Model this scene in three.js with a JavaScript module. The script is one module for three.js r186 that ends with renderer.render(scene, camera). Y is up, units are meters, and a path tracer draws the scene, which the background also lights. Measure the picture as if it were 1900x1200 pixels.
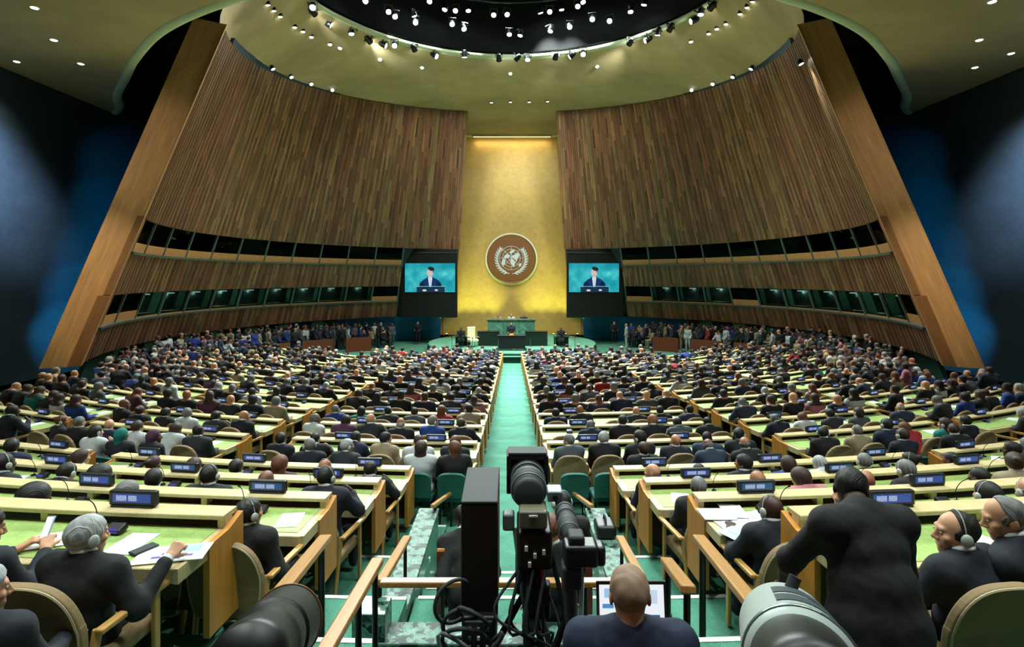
import * as THREE from 'three';
import { mergeGeometries, mergeVertices, toCreasedNormals } from 'three/addons/utils/BufferGeometryUtils.js';
import { RoundedBoxGeometry } from 'three/addons/geometries/RoundedBoxGeometry.js';
import { RectAreaLightUniformsLib } from 'three/addons/lights/RectAreaLightUniformsLib.js';

// ---------------------------------------------------------------- camera, exposure, light levels
const EYE = 5.5;                                    // eye height over the lowest floor; h below is metres above or below the eye
const scene = new THREE.Scene();
scene.background = new THREE.Color(0x000000);
const camera = new THREE.PerspectiveCamera(2 * Math.atan(0.685) * 180 / Math.PI, 1900 / 1200, 0.05, 200);
camera.setViewOffset(1900, 1370, 0, 170, 1900, 1200); // lens shifted down, upright lines stay upright
camera.position.set(0, EYE, 0);
camera.lookAt(0, EYE, -10);
camera.updateMatrixWorld(true);
const renderer = new THREE.WebGLRenderer({ antialias: true });
renderer.toneMapping = THREE.LinearToneMapping;
renderer.toneMappingExposure = 1.6;
renderer.shadowMap.enabled = true;
renderer.shadowMap.type = THREE.PCFSoftShadowMap;
RectAreaLightUniformsLib.init();
const LEVEL = { dome: 210, rim: 160, bowl: 80, soffit: 58, slot: 110, cove: 75, gold: 6, uplight: 42, blue: 80 };  // cove sets the added fill lights on the low slab
const COOL = 0xf1fffa, WARM = 0xfff0d2;

// ---------------------------------------------------------------- helpers
const { sin, cos, sqrt, abs, min, max, PI, floor, hypot, asin, atan2 } = Math;
let seed = 7;
const rnd = () => { seed = (seed * 1664525 + 1013904223) >>> 0; return seed / 4294967296; };
const rr = (a, b) => a + (b - a) * rnd();
const pick = (l) => l[floor(rnd() * l.length) % l.length];
const clamp = (x, a, b) => max(a, min(b, x));
const V = (x, y, z) => new THREE.Vector3(x, y, z);
const W = (x, h, Z) => V(x, EYE + h, -Z);           // x to the right, h from eye level, Z towards the stage
const D2R = PI / 180;
const taken = new Map();
function numbered(n) { const k = taken.get(n) ?? 0; taken.set(n, k + 1); return k ? n + '_' + String(k).padStart(3, '0') : n; }
function tag(o, label, category, group) {
  o.userData.label = label; o.userData.category = category; if (group) o.userData.group = group;
  return o;
}
function add(o) { scene.add(o); return o; }
function thing(name, label, category, pos, turn = 0, group) {
  const g = new THREE.Group(); g.name = numbered(name);
  if (pos) g.position.copy(pos); g.rotation.y = turn;
  return add(tag(g, label, category, group));
}
function shade(m) { m.castShadow = true; m.receiveShadow = true; return m; }
function part(parent, name, geo, mat) { const m = shade(new THREE.Mesh(geo, mat)); m.name = name; parent.add(m); return m; }
function struct(name, geo, mat) { const m = geo ? shade(new THREE.Mesh(geo, mat)) : new THREE.Group(); m.name = name; m.userData.kind = 'structure'; return add(m); }
const ORD_ = ['', 'first', 'second', 'third', 'fourth', 'fifth', 'sixth', 'seventh', 'eighth', 'ninth', 'tenth', 'eleventh', 'twelfth', 'thirteenth', 'fourteenth', 'fifteenth', 'sixteenth', 'seventeenth', 'eighteenth', 'nineteenth', 'twentieth'];
const ORD = new Proxy(ORD_, { get: (t, k) => { const n = +k; return n > 20 ? ['', '', 'twenty-', 'thirty-', 'forty-'][floor(n / 10)] + (n % 10 ? t[n % 10] : 'th').replace('-th', 'ieth') : t[k]; } });

function clean(g) {
  g = g.index ? g.toNonIndexed() : g;
  for (const k of Object.keys(g.attributes)) if (!['position', 'normal', 'uv'].includes(k)) g.deleteAttribute(k);
  if (!g.attributes.normal) g.computeVertexNormals();
  if (!g.attributes.uv) boxUV(g);
  g.clearGroups();
  return g;
}
const join = (list) => list.length === 1 ? clean(list[0]) : mergeGeometries(list.map(clean));
// uv in metres from the position, by the way each face points
function boxUV(g, s = 1) {
  const p = g.attributes.position, n = g.attributes.normal, uv = new Float32Array(p.count * 2);
  for (let i = 0; i < p.count; i++) {
    const ax = abs(n.getX(i)), ay = abs(n.getY(i)), az = abs(n.getZ(i));
    const [u, v] = ay >= ax && ay >= az ? [p.getX(i), p.getZ(i)] : ax >= az ? [p.getZ(i), p.getY(i)] : [p.getX(i), p.getY(i)];
    uv[i * 2] = u * s; uv[i * 2 + 1] = v * s;
  }
  g.setAttribute('uv', new THREE.BufferAttribute(uv, 2));
  return g;
}
const at = (g, x, y, z, ry = 0, rx = 0, rz = 0) => { if (rx) g.rotateX(rx); if (rz) g.rotateZ(rz); if (ry) g.rotateY(ry); return g.translate(x, y, z); };
const box = (w, h, d, x = 0, y = 0, z = 0, ry = 0) => boxUV(at(clean(new THREE.BoxGeometry(w, h, d)), x, y, z, ry));
const rbox = (w, h, d, r, x = 0, y = 0, z = 0, ry = 0, rx = 0, seg = 2) => boxUV(at(clean(new RoundedBoxGeometry(w, h, d, seg, r)), x, y, z, ry, rx));
const cyl = (r0, r1, h, x = 0, y = 0, z = 0, n = 16, rx = 0, rz = 0) => at(clean(new THREE.CylinderGeometry(r0, r1, h, n)), x, y, z, 0, rx, rz);
function rod(a, b, r, n = 8, r2 = r) {
  const d = b.clone().sub(a), g = clean(new THREE.CylinderGeometry(r2, r, d.length(), n));
  g.applyQuaternion(new THREE.Quaternion().setFromUnitVectors(V(0, 1, 0), d.clone().normalize()));
  return g.translate((a.x + b.x) / 2, (a.y + b.y) / 2, (a.z + b.z) / 2);
}
function bar(a, b, w, h, r = 0) {                   // a board from a to b, w wide and h high, kept level across
  const d = b.clone().sub(a), l = d.length(), g = r ? clean(new RoundedBoxGeometry(w, h, l, 2, r)) : clean(new THREE.BoxGeometry(w, h, l));
  boxUV(g);
  const m = new THREE.Matrix4().lookAt(a, b, V(0, 1, 0));
  g.applyMatrix4(m);
  return g.translate((a.x + b.x) / 2, (a.y + b.y) / 2, (a.z + b.z) / 2);
}
const tube = (pts, r, n = 24, k = 6) => clean(new THREE.TubeGeometry(new THREE.CatmullRomCurve3(pts), n, r, k, false));
// A mesh from a grid of points f(i, j)
function sheet(ni, nj, f, uvf) {
  const pos = [], uv = [], idx = [];
  for (let j = 0; j <= nj; j++) for (let i = 0; i <= ni; i++) { const p = f(i / ni, j / nj); pos.push(p.x, p.y, p.z); const t = uvf ? uvf(i / ni, j / nj, p) : [i / ni, j / nj]; uv.push(t[0], t[1]); }
  for (let j = 0; j < nj; j++) for (let i = 0; i < ni; i++) { const a = j * (ni + 1) + i, b = a + 1, c = a + ni + 1, d = c + 1; idx.push(a, b, d, a, d, c); }
  const g = new THREE.BufferGeometry();
  g.setAttribute('position', new THREE.Float32BufferAttribute(pos, 3)); g.setAttribute('uv', new THREE.Float32BufferAttribute(uv, 2)); g.setIndex(idx); g.computeVertexNormals();
  return g;
}
// A closed outline swept along an arc about the stage: outline points are [distance from the stage centre, height over the eye]
const STAGE_Z = 39;
function sweep(outline, a0, a1, n = 8) {
  const pos = [], uv = [], pt = (p, a) => [p[0] * sin(a), EYE + p[1], -STAGE_Z + p[0] * cos(a)];
  const tri = (A, B, C, ua, ub, uc) => { pos.push(...A, ...B, ...C); uv.push(...ua, ...ub, ...uc); };
  let area = 0; outline.forEach((p, i) => { const q = outline[(i + 1) % outline.length]; area += p[0] * q[1] - q[0] * p[1]; });
  const o = area > 0 ? outline : outline.slice().reverse();
  let run = 0;
  o.forEach((p, i) => {
    const q = o[(i + 1) % o.length], l = hypot(q[0] - p[0], q[1] - p[1]);
    for (let k = 0; k < n; k++) {
      const b0 = a0 + (a1 - a0) * k / n, b1 = a0 + (a1 - a0) * (k + 1) / n, A = pt(p, b0), B = pt(q, b0), C = pt(q, b1), E = pt(p, b1), s0 = b0 * p[0], s1 = b1 * p[0];
      tri(A, C, B, [s0, run], [s1, run + l], [s0, run + l]); tri(A, E, C, [s0, run], [s1, run], [s1, run + l]);
    }
    run += l;
  });
  const flat = o.map((p) => new THREE.Vector2(p[0], p[1]));
  for (const f of THREE.ShapeUtils.triangulateShape(flat, [])) {
    const [i, j, k] = f, U = (m) => [o[m][0], o[m][1]];
    tri(pt(o[i], a1), pt(o[k], a1), pt(o[j], a1), U(i), U(k), U(j)); tri(pt(o[i], a0), pt(o[j], a0), pt(o[k], a0), U(i), U(j), U(k));
  }
  const g = new THREE.BufferGeometry();
  g.setAttribute('position', new THREE.Float32BufferAttribute(pos, 3)); g.setAttribute('uv', new THREE.Float32BufferAttribute(uv, 2));
  g.computeVertexNormals();
  // faces must look outwards; the sign of the signed volume tells
  let vol = 0; const a = V(0, 0, 0), b = V(0, 0, 0), c = V(0, 0, 0), P = g.attributes.position;
  for (let i = 0; i < P.count; i += 3) { a.fromBufferAttribute(P, i); b.fromBufferAttribute(P, i + 1); c.fromBufferAttribute(P, i + 2); vol += a.dot(b.cross(c)); }
  if (vol < 0) { const r = P.array; for (let i = 0; i < r.length; i += 9) for (let k = 0; k < 3; k++) { const t = r[i + 3 + k]; r[i + 3 + k] = r[i + 6 + k]; r[i + 6 + k] = t; } const u = g.attributes.uv.array; for (let i = 0; i < u.length; i += 6) for (let k = 0; k < 2; k++) { const t = u[i + 2 + k]; u[i + 2 + k] = u[i + 4 + k]; u[i + 4 + k] = t; } g.computeVertexNormals(); }
  return g;
}
const ring = (r0, r1, h0, h1, a0, a1, n) => sweep([[r0, h0], [r1, h0], [r1, h1], [r0, h1]], a0, a1, n);
const onArc = (r, a, h) => V(r * sin(a), EYE + h, -STAGE_Z + r * cos(a));

// ---------------------------------------------------------------- computed textures
function hash(x, y) { let n = (x * 374761393 + y * 668265263) | 0; n = Math.imul(n ^ (n >>> 13), 1274126177); return ((n ^ (n >>> 16)) >>> 0) / 4294967296; }
function vn(x, y, px, py) {                         // value noise that repeats after px, py cells
  const x0 = floor(x), y0 = floor(y), fx = x - x0, fy = y - y0, sx = fx * fx * (3 - 2 * fx), sy = fy * fy * (3 - 2 * fy);
  const m = (a, b) => ((a % b) + b) % b, h = (i, j) => hash(m(i, px), m(j, py));
  const a = h(x0, y0), b = h(x0 + 1, y0), c = h(x0, y0 + 1), d = h(x0 + 1, y0 + 1);
  return a + (b - a) * sx + (c - a) * sy + (a - b - c + d) * sx * sy;
}
function fbm(u, v, px, py, oct = 4) { let s = 0, a = 0.5, t = 0; for (let i = 0; i < oct; i++) { s += a * vn(u * px + i * 17, v * py + i * 31, px, py); t += a; a *= 0.5; px *= 2; py *= 2; } return s / t; }
function tex(n, f, srgb = true, m = n) {
  const d = new Uint8Array(n * m * 4);
  for (let y = 0; y < m; y++) for (let x = 0; x < n; x++) { const c = f(x / n, y / m), i = (y * n + x) * 4; d[i] = clamp(c[0], 0, 255); d[i + 1] = clamp(c[1], 0, 255); d[i + 2] = clamp(c[2], 0, 255); d[i + 3] = 255; }
  const t = new THREE.DataTexture(d, n, m); t.wrapS = t.wrapT = THREE.RepeatWrapping; t.magFilter = THREE.LinearFilter; t.minFilter = THREE.LinearMipmapLinearFilter; if (srgb) t.colorSpace = THREE.SRGBColorSpace; t.needsUpdate = true;
  return t;
}
const rep = (t, x, y = x) => { const c = t.clone(); c.repeat.set(x, y); c.needsUpdate = true; return c; };
const mixc = (a, b, t) => [0, 1, 2].map((i) => a[i] + (b[i] - a[i]) * t);
const hexc = (h) => [(h >> 16) & 255, (h >> 8) & 255, h & 255];
const grainTex = tex(256, (u, v) => { const g = 222 + 34 * (fbm(u, v, 32, 3, 3) - 0.5) * 1.4 + 20 * (vn(u * 128, v * 4, 128, 4) - 0.5); return [g, g, g]; });
const slatTex = tex(256, (u, v) => {               // short stacked lengths of veneer with upright grain
  const col = floor(u * 8), off = hash(col, 3), seg = floor((v + off) * 5), tone = 0.72 + 0.5 * hash(col * 7 + 1, ((seg % 5) + 5) % 5), g = 200 * tone + 60 * (fbm(u, v, 64, 6, 2) - 0.5);
  return [g, g * 0.985, g * 0.96];
});
const plasterTex = tex(512, (u, v) => { const k = fbm(u, v, 6, 6, 5), p = fbm(u + 0.3, v, 2, 3, 3), seam = min(abs(((u * 4) % 1) - 0.5), abs(((v * 4 + 0.25) % 1) - 0.5)) < 0.006 ? -9 : 0, g = 222 + 34 * (k - 0.5) + 46 * (p - 0.5) + seam; return [g, g * 0.99, g * 0.95]; });
const carpetTex = tex(512, (u, v) => { const g = 190 + 90 * (hash(floor(u * 512), floor(v * 512)) - 0.5) + 60 * (fbm(u, v, 5, 5, 4) - 0.5); return [g, g, g]; });
const marbleTex = tex(512, (u, v) => {
  const w = fbm(u, v, 5, 5, 5), w2 = fbm(u + 0.4, v + 0.2, 9, 9, 5), vein = Math.pow(1 - abs(2 * w - 1), 9), vein2 = Math.pow(1 - abs(2 * w2 - 1), 14);
  return mixc(mixc([22, 54, 46], [150, 190, 178], clamp((w2 - 0.36) * 3.2, 0, 1)), [232, 244, 238], clamp(vein * 0.5 + vein2 * 0.75, 0, 1));
});
const paleMarbleTex = tex(256, (u, v) => { const w = fbm(u, v, 4, 4, 5), vein = Math.pow(1 - abs(2 * fbm(u + 0.3, v, 6, 6, 5) - 1), 12); return mixc(mixc([96, 146, 126], [140, 184, 164], clamp((w - 0.3) * 2, 0, 1)), [60, 110, 92], vein); });
const hairTex = tex(256, (u, v) => { const g = 190 + 150 * (fbm(u, v, 96, 5, 2) - 0.5); return [g, g, g]; });
const fabricTex = tex(256, (u, v) => { const g = 210 + 26 * sin(u * 256 * PI) * sin(v * 256 * PI) + 40 * (hash(floor(u * 256), floor(v * 256)) - 0.5) + 24 * (fbm(u, v, 6, 6, 3) - 0.5); return [g, g, g]; });
const leatherTex = tex(256, (u, v) => { const g = 214 + 40 * (fbm(u, v, 24, 24, 3) - 0.5) + 40 * (fbm(u, v, 3, 3, 3) - 0.5); return [g, g, g]; });
const goldTex = tex(512, (u, v) => { const leaf = vn(u * 24, v * 24, 24, 24), g = 228 + 14 * (leaf - 0.5) + 18 * (fbm(u, v, 8, 8, 4) - 0.5); return [g, g * 0.985, g * 0.95]; });
const bumpTex = tex(256, (u, v) => { const g = 255 * fbm(u, v, 40, 40, 3); return [g, g, g]; }, false);

const M = {};
function mat(name, hex, o = {}) { const { phys, ...rest } = o; const m = new (phys ? THREE.MeshPhysicalMaterial : THREE.MeshStandardMaterial)({ color: hex, roughness: 0.75, ...rest }); m.name = name; M[name] = m; return m; }
mat('plaster', 0xd6bd94, { map: rep(plasterTex, 0.22), roughness: 0.8 });
mat('ceilingEdge', 0xc3cba6, { roughness: 0.6 });
mat('soffit', 0xd2b78c, { map: rep(plasterTex, 0.16), roughness: 0.55 });
mat('darkWall', 0x36434d, { roughness: 0.62, map: rep(leatherTex, 0.4) });
mat('blueWall', 0x1a79b4, { roughness: 0.8, map: rep(fabricTex, 1.2) });
mat('domeDark', 0x03070a, { roughness: 0.85 });
mat('truss', 0x16222a, { roughness: 0.45, metalness: 0.4 });
['#9c6d4b', '#a87b54', '#8c5c40', '#a08058', '#96624a'].forEach((c, i) => mat('slat' + i, c, { map: rep(slatTex, 1, 0.16), roughness: 0.5 }));
mat('slatBack', 0x8a6040, { roughness: 0.8 });
mat('finTan', 0xc8935a, { map: rep(grainTex, 0.6, 0.4), roughness: 0.55 });
mat('finBrown', 0x8a5a2c, { map: rep(grainTex, 1.2, 0.5), roughness: 0.5 });
mat('gold', 0xe4be70, { map: rep(goldTex, 0.25), metalness: 0.3, roughness: 0.4, bumpMap: rep(bumpTex, 0.5), bumpScale: 0.004 });
mat('bronze', 0x8a5f38, { roughness: 0.45, metalness: 0.5 });
mat('silver', 0xe2ecf0, { roughness: 0.4, metalness: 0.35 });
mat('carpet', 0x5fae92, { map: rep(carpetTex, 0.7), roughness: 0.98, bumpMap: rep(bumpTex, 3), bumpScale: 0.004 });
mat('stageCarpet', 0x74c6a8, { map: rep(carpetTex, 0.5), roughness: 0.95 });
mat('nosing', 0xdfe6de, { roughness: 0.6 });
mat('riser', 0x0f4a36, { roughness: 0.9, map: rep(carpetTex, 0.7) });
mat('marble', 0x93aba1, { map: rep(marbleTex, 1.8), roughness: 0.25 });
mat('marbleLight', 0x95ada3, { map: rep(marbleTex, 2.2, 2.2), roughness: 0.6 });
mat('marblePale', 0xe8f6ee, { map: rep(paleMarbleTex, 0.6), roughness: 0.35 });
mat('marbleDark', 0x4a5c55, { map: rep(marbleTex, 0.9), roughness: 0.22 });
mat('blackMarble', 0x0d1210, { roughness: 0.5 });
mat('deskMarble', 0x1c2c27, { map: rep(plasterTex, 0.5), roughness: 0.4 });
mat('deskWood', 0xe6d09c, { map: rep(grainTex, 4, 0.8), roughness: 0.42 });
mat('panelWood', 0xd8923c, { map: rep(grainTex, 2.4, 1), roughness: 0.42 });
mat('apron', 0xe0a062, { map: rep(grainTex, 1.5, 0.8), roughness: 0.5 });
mat('modesty', 0x6a4420, { map: rep(grainTex, 2, 0.8), roughness: 0.6 });
mat('railWood', 0xbb8748, { map: rep(grainTex, 8, 0.8), roughness: 0.38 });
mat('redWood', 0x7a3a1e, { map: rep(grainTex, 2, 1), roughness: 0.5 });
mat('pad', 0xb4d478, { map: rep(leatherTex, 2.5), roughness: 0.5 });
mat('beige', 0xa78b60, { map: rep(fabricTex, 4), roughness: 0.8 });
mat('piping', 0xb5a884, { roughness: 0.7 });
mat('chairWood', 0xcf9f55, { map: rep(grainTex, 6, 1.5), roughness: 0.4 });
mat('teal', 0x136b62, { map: rep(fabricTex, 4), roughness: 0.75 });
mat('blackMetal', 0x0b0c0d, { roughness: 0.4, metalness: 0.3 });
mat('blackPlastic', 0x0d0f10, { roughness: 0.42 });
mat('charcoal', 0x2a3032, { roughness: 0.72 });
mat('greyPlastic', 0x66716f, { roughness: 0.45 });
mat('tanGrey', 0x6f6955, { roughness: 0.5 });
mat('chrome', 0xaab4b6, { roughness: 0.25, metalness: 0.8 });
mat('hoodWhite', 0xb9c4bf, { roughness: 0.38 });
mat('hoodGrey', 0x3f4b51, { roughness: 0.5 });
mat('paper', 0xd8dcd8, { roughness: 0.8 });
mat('paperBlue', 0xa9c6e6, { roughness: 0.8 });
mat('cream', 0xf3ecc4, { roughness: 0.6 });
mat('mullion', 0x51615c, { roughness: 0.5 });
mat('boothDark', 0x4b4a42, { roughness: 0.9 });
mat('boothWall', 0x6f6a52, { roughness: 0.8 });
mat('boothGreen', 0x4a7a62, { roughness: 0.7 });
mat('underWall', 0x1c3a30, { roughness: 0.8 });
mat('paneGlass', 0x8f9a94, { phys: true, transmission: 1, thickness: 0, roughness: 0.04, ior: 1.45, specularIntensity: 0.1 });  // tint put into the glass to darken the booths behind, like shade
mat('red', 0xc23a2a, { roughness: 0.6 }); mat('white', 0xeef2f2, { roughness: 0.6 }); mat('orange', 0xc8552c, { roughness: 0.5 });
mat('lens', 0x9fb0ae, { roughness: 0.3, emissive: new THREE.Color(COOL), emissiveIntensity: 14 });
mat('lensSmall', 0x9fb0ae, { roughness: 0.3, emissive: new THREE.Color(COOL), emissiveIntensity: 14 });
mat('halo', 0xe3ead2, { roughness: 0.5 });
// ---------------------------------------------------------------- floor: a dish that falls towards the stage, stepped at the back
const DISH = [[0, 5.2], [6, 5.2], [13, 4.87], [19, 4.55], [23, 4.34], [24.45, 4.27], [25.9, 4.19], [27.35, 4.08], [28.8, 3.98], [30.9, 3.86], [60, 3.86]];
const TIERS = [[31.0, 3.69], [32.56, 3.35], [34.0, 2.98], [35.15, 2.6], [36.7, 2.25]];   // [where it begins, depth]
function dish(r) { for (let i = 1; i < DISH.length; i++) if (r <= DISH[i][0]) { const [a, b] = [DISH[i - 1], DISH[i]]; return a[1] + (b[1] - a[1]) * (r - a[0]) / (b[0] - a[0]); } return 3.86; }
const polar = (x, Z) => [hypot(x, STAGE_Z - Z), atan2(x, STAGE_Z - Z)];
function groundH(x, Z) { const [r] = polar(x, Z); let d = dish(r); if (abs(x) > 0.98) for (const t of TIERS) if (r >= t[0]) d = t[1]; return -d; }
const HALL = 18.2;
{
  const rs = [0.01, 3, 6, 9, 13, 16, 19, 21, 23, 24.45, 25.9, 27.35, 28.8, 30.9, 34, 38, 43], n = 64;
  const p = (u, v, down) => { const r = rs[Math.round(v * (rs.length - 1))], a = (u * 2 - 1) * PI, x = clamp(r * sin(a), -HALL, HALL), Z = clamp(STAGE_Z - r * cos(a), -3, 46); return W(x, -dish(r) - down, Z); };
  const top = sheet(n, rs.length - 1, (u, v) => p(u, v, 0), (u, v, q) => [q.x, q.z]);
  const low = sheet(n, rs.length - 1, (u, v) => p(1 - u, v, 0.3), (u, v, q) => [q.x, q.z]);
  struct('floor', mergeGeometries([top, low]), M.carpet);
}
TIERS.forEach(([r0, d], i) => {                     // the back rows stand on broad steps, each cut in two by the camera pit
  const r1 = i < TIERS.length - 1 ? TIERS[i + 1][0] + 0.02 : 42, x1 = 13.5;
  for (const s of [-1, 1]) {
    const a0 = asin(0.98 / r0), a1 = asin(x1 / r0), g = sweep([[r0, -3.9], [r1, -3.9], [r1, -d], [r0, -d]], s > 0 ? a0 : -a1, s > 0 ? a1 : -a0, 16);
    const t = struct(numbered('floor_step'), g, M.carpet);
    part(t, 'step_nosing', ring(r0 - 0.012, r0 + 0.035, -d - 0.045, -d + 0.006, s > 0 ? a0 : -asin(2.0 / r0), s > 0 ? asin(2.0 / r0) : -a0, 4), M.nosing);
  }
});
// outer shell
{
  const t = 0.3;
  for (const [side, s] of [['left', -1], ['right', 1]]) struct('wall_' + side, box(t, 24, 51, s * (HALL + t / 2), EYE + 6, -21.5), M.darkWall);
  struct('wall_back', box(2 * HALL + 2 * t, 24, t, 0, EYE + 6, 3.15), M.darkWall);
  struct('wall_front', box(2 * HALL + 2 * t, 24, t, 0, EYE + 6, -46.15), M.darkWall);
  struct('ceiling_upper', box(2 * HALL + 2 * t, t, 51, 0, EYE + 18.15, -21.5), M.domeDark);
}
// ---------------------------------------------------------------- the leaning timber walls: two shells of one cone
const CZ = 27, RB = 17.15, LEAN = 0.348, PHI0 = 15.3 * D2R, PHI1 = 119 * D2R;
const coneR = (h) => RB - LEAN * (h + 3);
const cone = (s, phi, h, off = 0) => { const R = coneR(h) + off; return W(s * R * sin(phi), h, CZ + R * cos(phi)); };
function topH(phi) { let h = 10.5; for (let i = 0; i < 6; i++) h = 9.7 + (CZ + coneR(h) * cos(phi) - 20.7) * 0.123; return h; }
const TIER = [                                      // [name, lower h, upper h (null: up to the ceiling), first angle]
  ['upper', 2.2, null, PHI0], ['middle', -0.65, 0.92, 31.5 * D2R], ['lower', -3.0, -1.8, 31.5 * D2R],
];
function coneBlock(s, p0, p1, h0, h1, o0, o1, np = 1, nh = 1) {  // solid piece of the shell; h1 may be a function of the angle
  const H = (p, v) => { const t = typeof h1 === 'function' ? h1(p) : h1; return h0 + (t - h0) * v; };
  const P = (u, v, o) => { const p = p0 + (p1 - p0) * u; return cone(s, p, H(p, v), o); };
  const uvf = (u, v) => [(p0 + (p1 - p0) * u) * 17, H(p0 + (p1 - p0) * u, v)], f = s > 0 ? 0 : 1, fl = (u) => f ? 1 - u : u;
  return mergeGeometries([
    sheet(np, nh, (u, v) => P(fl(u), v, o0), (u, v) => uvf(fl(u), v)),
    sheet(np, nh, (u, v) => P(1 - fl(u), v, o1), (u, v) => uvf(1 - fl(u), v)),
    sheet(1, nh, (u, v) => P(f, v, o1 + (o0 - o1) * u), (u, v) => [u * (o1 - o0), H(p0, v)]),
    sheet(1, nh, (u, v) => P(1 - f, v, o0 + (o1 - o0) * u), (u, v) => [u * (o1 - o0), H(p1, v)]),
    sheet(np, 1, (u, v) => P(fl(u), 1, o0 + (o1 - o0) * v), (u, v) => [u * 10, v]),
    sheet(np, 1, (u, v) => P(fl(u), 0, o1 + (o0 - o1) * v), (u, v) => [u * 10, v]),
  ].map(clean));
}
for (const [side, s] of [['left', -1], ['right', 1]]) {
  for (const [nm, h0, h1, p0] of TIER) {
    const w = struct('wall_' + nm + '_' + side, coneBlock(s, p0, PHI1 - 0.012, h0, h1 === null ? topH : h1, 0.0, 0.35, 40, 4), M.slatBack);
    const n = nm === 'upper' ? 150 : 128, d = (PHI1 - 0.014 - p0) / n;
    for (let i = 0; i < n; i++) {                   // upright battens, proud of the backing by turns
      const a = p0 + i * d, proud = i % 2 ? -0.06 : -0.045, top = h1 === null ? (p) => topH(p) - 0.02 : h1 - 0.01;
      const g = coneBlock(s, a + d * 0.04, a + d * 0.96, h0 + 0.01, top, proud, 0.02);
      const uv = g.attributes.uv; for (let k = 0; k < uv.count; k++) uv.setXY(k, uv.getX(k) * 0.25 + i * 0.377, uv.getY(k) + i * 1.7);
      part(w, 'slat', g, M['slat' + floor(rnd() * 5)]);
    }
  }
  // bands of booth windows in two storeys
  for (const [nm, hs, ht, n, shift] of [['upper', 0.92, 2.2, 11, 0], ['lower', -1.8, -0.65, 12, 0.35]]) {
    const q0 = 31.5 * D2R, q1 = PHI1 - 0.035, step = (q1 - q0) / n;
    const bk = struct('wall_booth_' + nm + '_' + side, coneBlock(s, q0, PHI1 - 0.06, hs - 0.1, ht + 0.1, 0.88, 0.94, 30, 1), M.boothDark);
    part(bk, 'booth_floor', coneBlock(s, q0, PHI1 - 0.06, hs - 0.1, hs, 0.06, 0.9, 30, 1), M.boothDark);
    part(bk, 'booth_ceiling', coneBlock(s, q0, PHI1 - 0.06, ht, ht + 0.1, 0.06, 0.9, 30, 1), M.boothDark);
    const ll = struct('trim_' + nm + '_sill_' + side, coneBlock(s, q0, PHI1 - 0.02, hs - 0.06, hs + 0.03, -0.16, 0.1, 40, 1), M.mullion);
    part(ll, 'end_board', coneBlock(s, PHI1 - 0.055, PHI1 - 0.01, hs, ht, -0.02, 0.3, 2, 1), M.finBrown);
    for (let i = 0; i < n; i++) {
      const a = q0 + i * step, lit = nm === 'lower' && (s < 0 ? i >= 1 && i <= 9 : (i >= 1 && i <= 3) || (i >= 5 && i <= 10));
      const win = struct(numbered('window_booth_' + nm), coneBlock(s, a, a + 0.006, hs, ht, -0.04, 0.1), M.mullion);
      part(win, 'apron', coneBlock(s, a + 0.006, a + step, hs + 0.02, hs + (lit ? 0.1 : 0.4), -0.01, 0.03, 4, 1), M.apron);
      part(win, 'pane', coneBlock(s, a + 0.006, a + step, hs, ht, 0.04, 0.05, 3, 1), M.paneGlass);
      if (i > 0) part(win, 'partition', coneBlock(s, a, a + 0.01, hs, ht, 0.1, 0.88, 1, 1), lit ? M.boothGreen : M.boothWall);
      if (lit) {
        part(win, 'back_panel', coneBlock(s, a + 0.012, a + step, hs, ht, 0.82, 0.87, 4, 1), M.boothGreen);
        const desk = part(win, 'counter', coneBlock(s, a + 0.02, a + step - 0.012, hs + 0.14, hs + 0.19, 0.15, 0.5, 3, 1), M.cream);
        const c = cone(s, a + step / 2, ht - 0.1, 0.5), lamp = part(win, 'booth_light', rbox(0.5, 0.05, 0.3, 0.02, c.x, c.y, c.z), M.boothLamp ??= mat('boothLamp', 0xcfe6d8, { emissive: new THREE.Color(0xcff2e0), emissiveIntensity: 2.2 }));
        const l = new THREE.PointLight(0xcff2e0, i % 3 ? 2.2 : 3.8); l.position.set(c.x, c.y - 0.08, c.z); l.castShadow = true; l.shadow.radius = 6; scene.add(l);
      }
    }
  }
  // the thick tan end of each shell, facing the hall
  const fin = struct('wall_end_' + side, coneBlock(s, PHI1, PHI1 + 0.022, -3.02, topH, -0.1, 1.0, 1, 12), M.finTan);
  part(fin, 'edge_strip', coneBlock(s, PHI1 + 0.0225, PHI1 + 0.026, -3.0, topH, -0.1, -0.06, 1, 12), M.railWood);
  part(fin, 'brown_return', coneBlock(s, PHI1 + 0.0225, PHI1 + 0.0275, -0.6, 2.2, -0.1, 0.12, 1, 4), M.finBrown); part(fin, 'brown_return', coneBlock(s, PHI1 + 0.0225, PHI1 + 0.0275, -3.0, -0.62, -0.1, 0.26, 1, 4), M.finBrown);
  part(fin, 'back_lining', coneBlock(s, PHI0, PHI1, -3.0, (p) => topH(p) - 0.4, 0.5, 0.58, 24, 2), M.darkWall);
  // recess under the shell
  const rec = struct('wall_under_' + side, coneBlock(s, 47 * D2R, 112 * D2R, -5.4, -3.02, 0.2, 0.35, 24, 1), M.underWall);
  for (let i = 0; i < 7; i++) { const a = (50 + i * 8.5) * D2R; part(rec, 'glass_door', coneBlock(s, a, a + 0.05, -5.0, -3.05, 0.14, 0.18), i % 3 === 1 ? M.doorLit ??= mat('doorLit', 0x7fa38c, { roughness: 0.5 }) : M.boothGreen); part(rec, 'door_post', coneBlock(s, a + 0.052, a + 0.058, -5.2, -3.05, 0.1, 0.18), M.mullion); }  // paler doors have the brightness of lit openings put into their colour
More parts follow.
